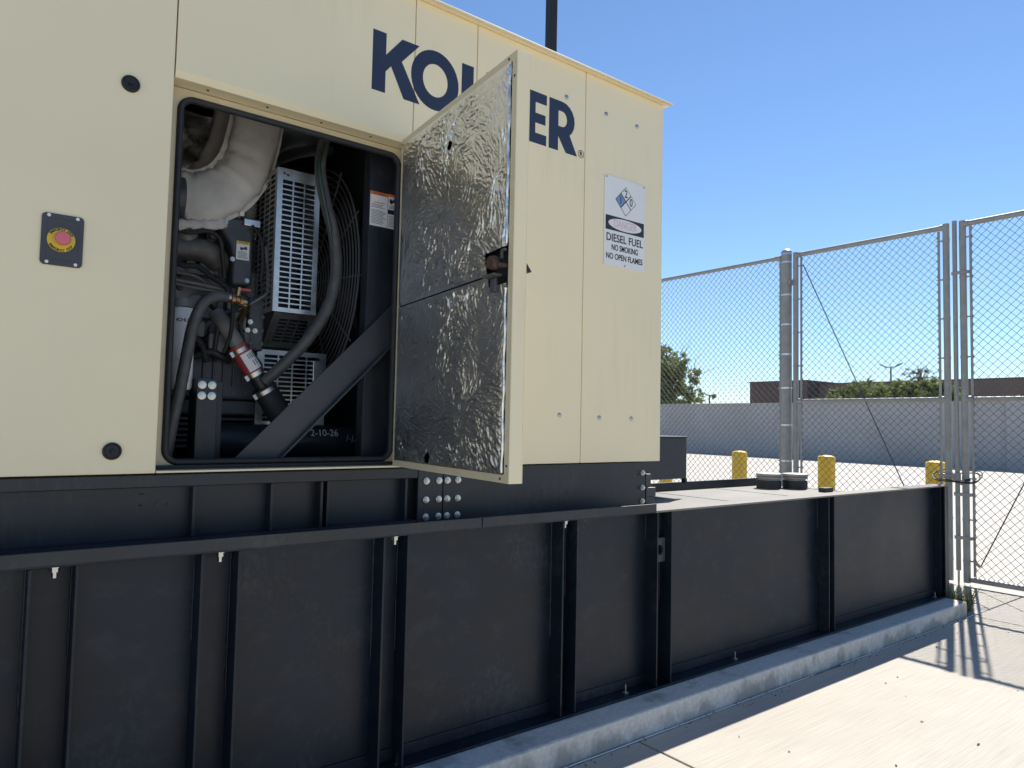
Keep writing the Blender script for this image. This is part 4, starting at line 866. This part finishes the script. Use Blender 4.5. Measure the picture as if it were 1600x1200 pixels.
# black cable looped round the meeting stiles
cb = thing('lock_cable', 'black plastic coated cable looped twice round the gate stiles', 'cable', (XFN, 2.62, .9))
pts = []
for i in range(73):
    t = 2*math.pi*i/36; rx, ry = .15+.012*math.sin(i*.35), .19+.02*math.sin(i*.21+1)
    pts.append((XFN-.02+rx*math.cos(t+2.4), 2.60+ry*math.sin(t+2.4)+(.02 if i > 36 else 0), .965+.050*math.cos(t+2.4)+.012*math.sin(i*.5)-(.03 if i > 36 else 0)*math.sin(math.pi*(i-36)/36)))
MB().tube(pts, .0055, 8).build('cable_loop', 'rubber', cb, smooth=60)
MB().cyl((XFN-.175, 2.50, .93), (XFN-.165, 2.46, .94), .011, 10).build('cable_ferrule', 'black_flat', cb)

# ================================================================== BOLLARDS
def bollard(label, x, y, h=1.055):
    t = thing('bollard', label, 'bollard', (x, y, 0), 'yellow bollards beyond the fence'); r = .09
    MB().lathe([(.001, -.05), (r, -.05), (r, h-.03), (r-.002, h-.018), (.001, h-.018)], (x, y, 0), 'z', 28).build('post', 'bollard', t, smooth=40)
    MB().lathe([(r+.001, h-.04), (r+.001, h-.02), (r*.9, h-.006), (r*.5, h+.004), (.001, h+.008)][::-1], (x, y, 0), 'z', 28).build('cap', 'bollard', t, smooth=50)
bollard('yellow bollard mostly hidden behind the black box on the housing end', 7.62, 6.42, .98)
bollard('yellow bollard standing left of the thick gate post', 7.62, 5.262)
bollard('yellow bollard seen behind the left gate leaf, next right of the thick gate post', 7.62, 4.144)
bollard('yellow bollard right before the meeting point of the two gate leaves', 7.62, 3.022)

# ================================================================== FAR SIDE OF THE YARD
pw = thing('perimeter_wall', 'long grey block wall in shade across the yard', 'wall', (30.4, 15, 0))
MB().box(30.4, 30.6, 9.62, 45, -.1, 2.50).build('wall_run', 'cmu', pw)
for y in (45, 36, 27, 18): MB().box(30.36, 30.64, y-.2, y+.2, -.1, 2.52).build('pilaster', 'cmu', pw)
MB().box(30.25, 30.6, -14, 9.6, -.1, 2.54).build('wall_run', 'cmu', pw)
MB().box(30.35, 30.65, 9.63, 45, 2.501, 2.54).build('coping', 'cmu', pw)
# block courses as slightly darker mortar joints in the colour
m_ = MATS['cmu']; n, l = m_.node_tree.nodes, m_.node_tree.links
gm = n.new('ShaderNodeNewGeometry'); sp = n.new('ShaderNodeSeparateXYZ'); cm = n.new('ShaderNodeCombineXYZ'); l.new(gm.outputs['Position'], sp.inputs[0]); l.new(sp.outputs['Y'], cm.inputs['X']); l.new(sp.outputs['Z'], cm.inputs['Y'])
bk = n.new('ShaderNodeTexBrick'); l.new(cm.outputs[0], bk.inputs['Vector']); bk.inputs['Scale'].default_value = 1; bk.inputs['Brick Width'].default_value = .4; bk.inputs['Row Height'].default_value = .2; bk.inputs['Mortar Size'].default_value = .012
bk.inputs['Color1'].default_value = (1, 1, 1, 1); bk.inputs['Color2'].default_value = (.95, .95, .95, 1); bk.inputs['Mortar'].default_value = (.86, .86, .86, 1)
src = n['Principled BSDF'].inputs['Base Color'].links[0].from_socket; mx = n.new('ShaderNodeMixRGB'); mx.blend_type = 'MULTIPLY'; mx.inputs['Fac'].default_value = 1
l.new(src, mx.inputs['Color1']); l.new(bk.outputs['Color'], mx.inputs['Color2']); l.new(mx.outputs[0], n['Principled BSDF'].inputs['Base Color'])

bd = thing('brown_building', 'low flat-roofed brown building beyond the grey wall', 'building', (66, 22, 0))
MB().box(62, 90, -30, 34.4, -.1, 5.42).build('main_block', 'brown', bd)
MB().box(60, 80, 34.42, 40.3, -.1, 5.66).build('end_block', 'brown_dark', bd)
MB().box(61.9, 90.1, -30, 34.4, 5.421, 5.5).build('parapet_cap', 'brown_dark', bd)
MB().box(59.9, 80.1, 34.415, 40.4, 5.661, 5.74).build('parapet_cap', 'brown_dark', bd)

def tree(name, label, base, th, blobs, nleaf, size, leaf, cat='tree', limbs=9, seed=1, trunk_r=.16, twigs=0):
    r = np.random.default_rng(seed); t = thing(name, label, cat, base); b = Vector(base); m = MB()
    top = b+Vector((0, 0, th)); m.tube([b-Vector((0, 0, .2)), b+Vector((.1, .05, th*.5)), top], [trunk_r*1.3, trunk_r, trunk_r*.7], 9)
    for i in range(limbs):
        c, rad = blobs[r.integers(len(blobs))]; e = Vector(c)+Vector(r.normal(0, .35, 3))*Vector(rad).length*.5; mid = (top+e)/2+Vector((0, 0, .5))
        m.tube(bez([top, mid, e], 5), np.linspace(trunk_r*.55, .02, 11), 6)
    for i in range(twigs):
        c, rad = blobs[r.integers(len(blobs))]; dd = Vector(r.normal(0, 1, 3)); dd.z = abs(dd.z)*.8; dd.normalize(); s = Vector((c[0]+dd.x*rad[0]*.6, c[1]+dd.y*rad[1]*.6, c[2]+dd.z*rad[2]*.6)); e = s+dd*r.uniform(.7, 1.6); m.tube([s, (s+e)/2+Vector(r.normal(0, .1, 3)), e], [.02, .014, .006], 4)
    m.build('trunk', 'bark', t, smooth=50)
    tot = sum(v[1][0]*v[1][1]*v[1][2] for v in blobs); V = []; F = []; vi = 0
    for c, rad in blobs:
        k = int(nleaf*rad[0]*rad[1]*rad[2]/tot); ncl = max(12, k//26)
        dv = r.normal(0, 1, (ncl, 3)); dv /= np.linalg.norm(dv, axis=1)[:, None]; cen = np.array(c)+dv*np.array(rad)*(r.uniform(.25, 1.0, (ncl, 1))**.6)*r.uniform(.85, 1.15, (ncl, 1))
        for ce in cen:
            q = ce+r.normal(0, 1, (26, 3))*np.array([.30, .30, .22])*np.mean(rad)*.28
            for p_ in q:
                a = r.normal(0, 1, 3); a /= np.linalg.norm(a); bb = np.cross(a, r.normal(0, 1, 3)); bb /= np.linalg.norm(bb); sz = size*r.uniform(.5, 1.4)
                V += [tuple(p_-a*sz), tuple(p_+bb*sz*.34), tuple(p_+a*sz), tuple(p_-bb*sz*.34)]; F.append((vi, vi+1, vi+2, vi+3)); vi += 4
    me = bpy.data.meshes.new('crown'); o_ = np.array(base); me.from_pydata((np.array(V)-o_).tolist(), [], F); me.materials.append(M(leaf)); o = link(bpy.data.objects.new('crown', me)); o.parent = t; BASE[o.name] = Vector(base)
tree('palo_verde_tree', 'feathery green desert tree rising behind the wall beside the housing corner', (34, 31.0, 0), 2.2,
     [((34, 30.2, 3.9), (2.2, 2.6, 1.9)), ((33.5, 28.3, 3.9), (1.5, 1.5, 1.5)), ((34, 29.3, 5.3), (1.6, 1.7, 1.1)), ((34.5, 32.8, 5.0), (2.2, 2.2, 2.0)), ((33.5, 27.6, 3.0), (1.3, 1.4, 1.0)), ((34, 26.9, 4.3), (.9, 1.3, .6)), ((34, 26.6, 3.2), (1.0, 1.2, .8)), ((34, 28.0, 5.0), (1.2, 1.3, .8)), ((34, 29.6, 2.4), (1.8, 2.4, 1.0))], 20000, .14, 'leaf', limbs=14, seed=4, twigs=26)
tree('shrub_tree', 'broad flat-topped green tree before the brown building behind the left gate leaf', (46, 21.2, 0), 1.5,
     [((46, 22.8, 3.45), (1.6, 1.7, 1.0)), ((46, 20.9, 3.55), (1.6, 1.7, .9)), ((46, 19.2, 3.6), (1.6, 1.6, .9)), ((46, 17.8, 3.5), (1.4, 1.2, .9)), ((46, 24.4, 3.1), (1.2, 1.1, .8)), ((45.6, 20.5, 2.6), (1.6, 4.2, .9))], 17000, .16, 'leaf', limbs=10, seed=8, twigs=22)
tree('thorn_tree', 'sparse brownish tree before the brown building at the right picture edge', (46, 12.4, 0), 1.6,
     [((46, 12.9, 3.3), (1.2, 1.2, 1.0)), ((46, 11.5, 3.7), (1.4, 1.5, 1.2))], 2400, .15, 'leaf_dry', limbs=10, seed=12, twigs=30)
tree('bare_tree', 'thin bare branches showing above the brown roof near the gate stiles', (95, 39.5, 0), 6.4,
     [((95, 39.2, 8.4), (1.5, 2.2, .9))], 500, .16, 'leaf_dry', limbs=16, seed=22, twigs=40)
def lamp(name, label, x, y, h, heads):
    t = thing(name, label, 'light pole', (x, y, 0)); MB().box(x-.08, x+.08, y-.08, y+.08, -.1, h).build('pole', 'black_flat', t, bevel=.01)
    MB().box(x-.05, x+.05, y-heads*.5, y+heads*.5, h-.12, h-.02).build('cross_arm', 'black_flat', t)
    for s in ((-1, 1) if heads > 1 else (1,)):
        MB().beam((x, y+s*heads*.42, h+.0), (x, y+s*heads*1.0, h+.38), .35, .12).build('lamp_head', 'black_flat', t, bevel=.02)
lamp('light_pole', 'distant twin-headed light pole above the brown roof', 100, 45.2, 10.05, 1.5)
lamp('light_pole', 'small distant single light pole between the feathery tree and the brown building', 90, 67.5, 6.2, 1)
# the tall pole whose foot the housing hides
t = thing('light_pole', 'tall black square pole rising behind the housing roof', 'light pole', (7.75, 9.16, 0))
MB().box(7.675, 7.825, 9.085, 9.235, .6, 9.6).build('pole', 'black_flat', t, bevel=.01)
MB().cyl((7.75, 9.16, -.1), (7.75, 9.16, .6), .28, 24).build('pole_footing', 'pad', t, smooth=40)
MB().box(7.5, 8.0, 8.3, 9.08, 9.45, 9.58).build('lamp_head', 'black_flat', t, bevel=.02)

# ================================================================== SMALL THINGS ON THE GROUND
r = np.random.default_rng(3); V = []; F = []; vi = 0
for i in range(330):
    c = np.array([5.96+r.uniform(0, .16), 2.20+r.uniform(-.02, .42), 0 if r.random() < .6 else 0.0]); hgt = r.uniform(.05, .20); ln = r.normal(0, .05, 2); a = r.uniform(0, 6.28); wv = np.array([math.cos(a), math.sin(a), 0])*.004
    p1 = c+np.array([ln[0]*.5, ln[1]*.5, hgt*.6]); p2 = c+np.array([ln[0], ln[1], hgt])
    V += [tuple(c-wv), tuple(c+wv), tuple(p1+wv), tuple(p1-wv), tuple(p2+wv*.3), tuple(p2-wv*.3)]; F += [(vi, vi+1, vi+2, vi+3), (vi+3, vi+2, vi+4, vi+5)]; vi += 6
    for q in range(2):
        o_ = p1+r.normal(0, .012, 3); e = r.normal(0, 1, 3); e /= np.linalg.norm(e); f_ = np.cross(e, r.normal(0, 1, 3)); f_ /= np.linalg.norm(f_)
        V += [tuple(o_-e*.011), tuple(o_+f_*.005), tuple(o_+e*.011), tuple(o_-f_*.005)]; F.append((vi, vi+1, vi+2, vi+3)); vi += 4
me = bpy.data.meshes.new('weeds'); me.from_pydata(V, [], F); me.materials.append(M('weed_leaf')); o = link(bpy.data.objects.new('weeds', me)); tag(o, 'dry green weeds growing at the end of the concrete plinth', 'weeds', kind='stuff')
m = MB()
spots = [(3.05, 1.37), (4.1, 1.15), (3.55, 1.25), (2.95, 1.02), (4.45, 1.38), (5.35, 2.0), (5.0, 1.75), (3.6, 1.5), (2.6, 1.35), (4.9, 1.95), (5.6, 1.6), (4.6, 1.1)]+[(r.uniform(2.4, 6.8), r.uniform(.6, 1.95)) for i in range(26)]+[(r.uniform(1.2, 5.9), 2.128-abs(r.normal(0, .03))) for i in range(110)]
for i, (x, y) in enumerate(spots):
    L_ = r.uniform(.006, .02) if i < 12 else r.uniform(.003, .009); a = r.uniform(0, 3.14); w_ = L_*r.uniform(.2, .5); dx, dy = math.cos(a)*L_, math.sin(a)*L_; ex, ey = -math.sin(a)*w_, math.cos(a)*w_
    m.add([(x-dx, y-dy, .002), (x+ex, y+ey, .004), (x+dx, y+dy, .003), (x-ex, y-ey, .002), (x, y, .007)], [(0, 1, 4), (1, 2, 4), (2, 3, 4), (3, 0, 4), (3, 2, 1, 0)])
m.build('leaf_litter', 'litter', None, label='scattered dry leaf scraps on the sunlit concrete', cat='litter', kind='stuff')
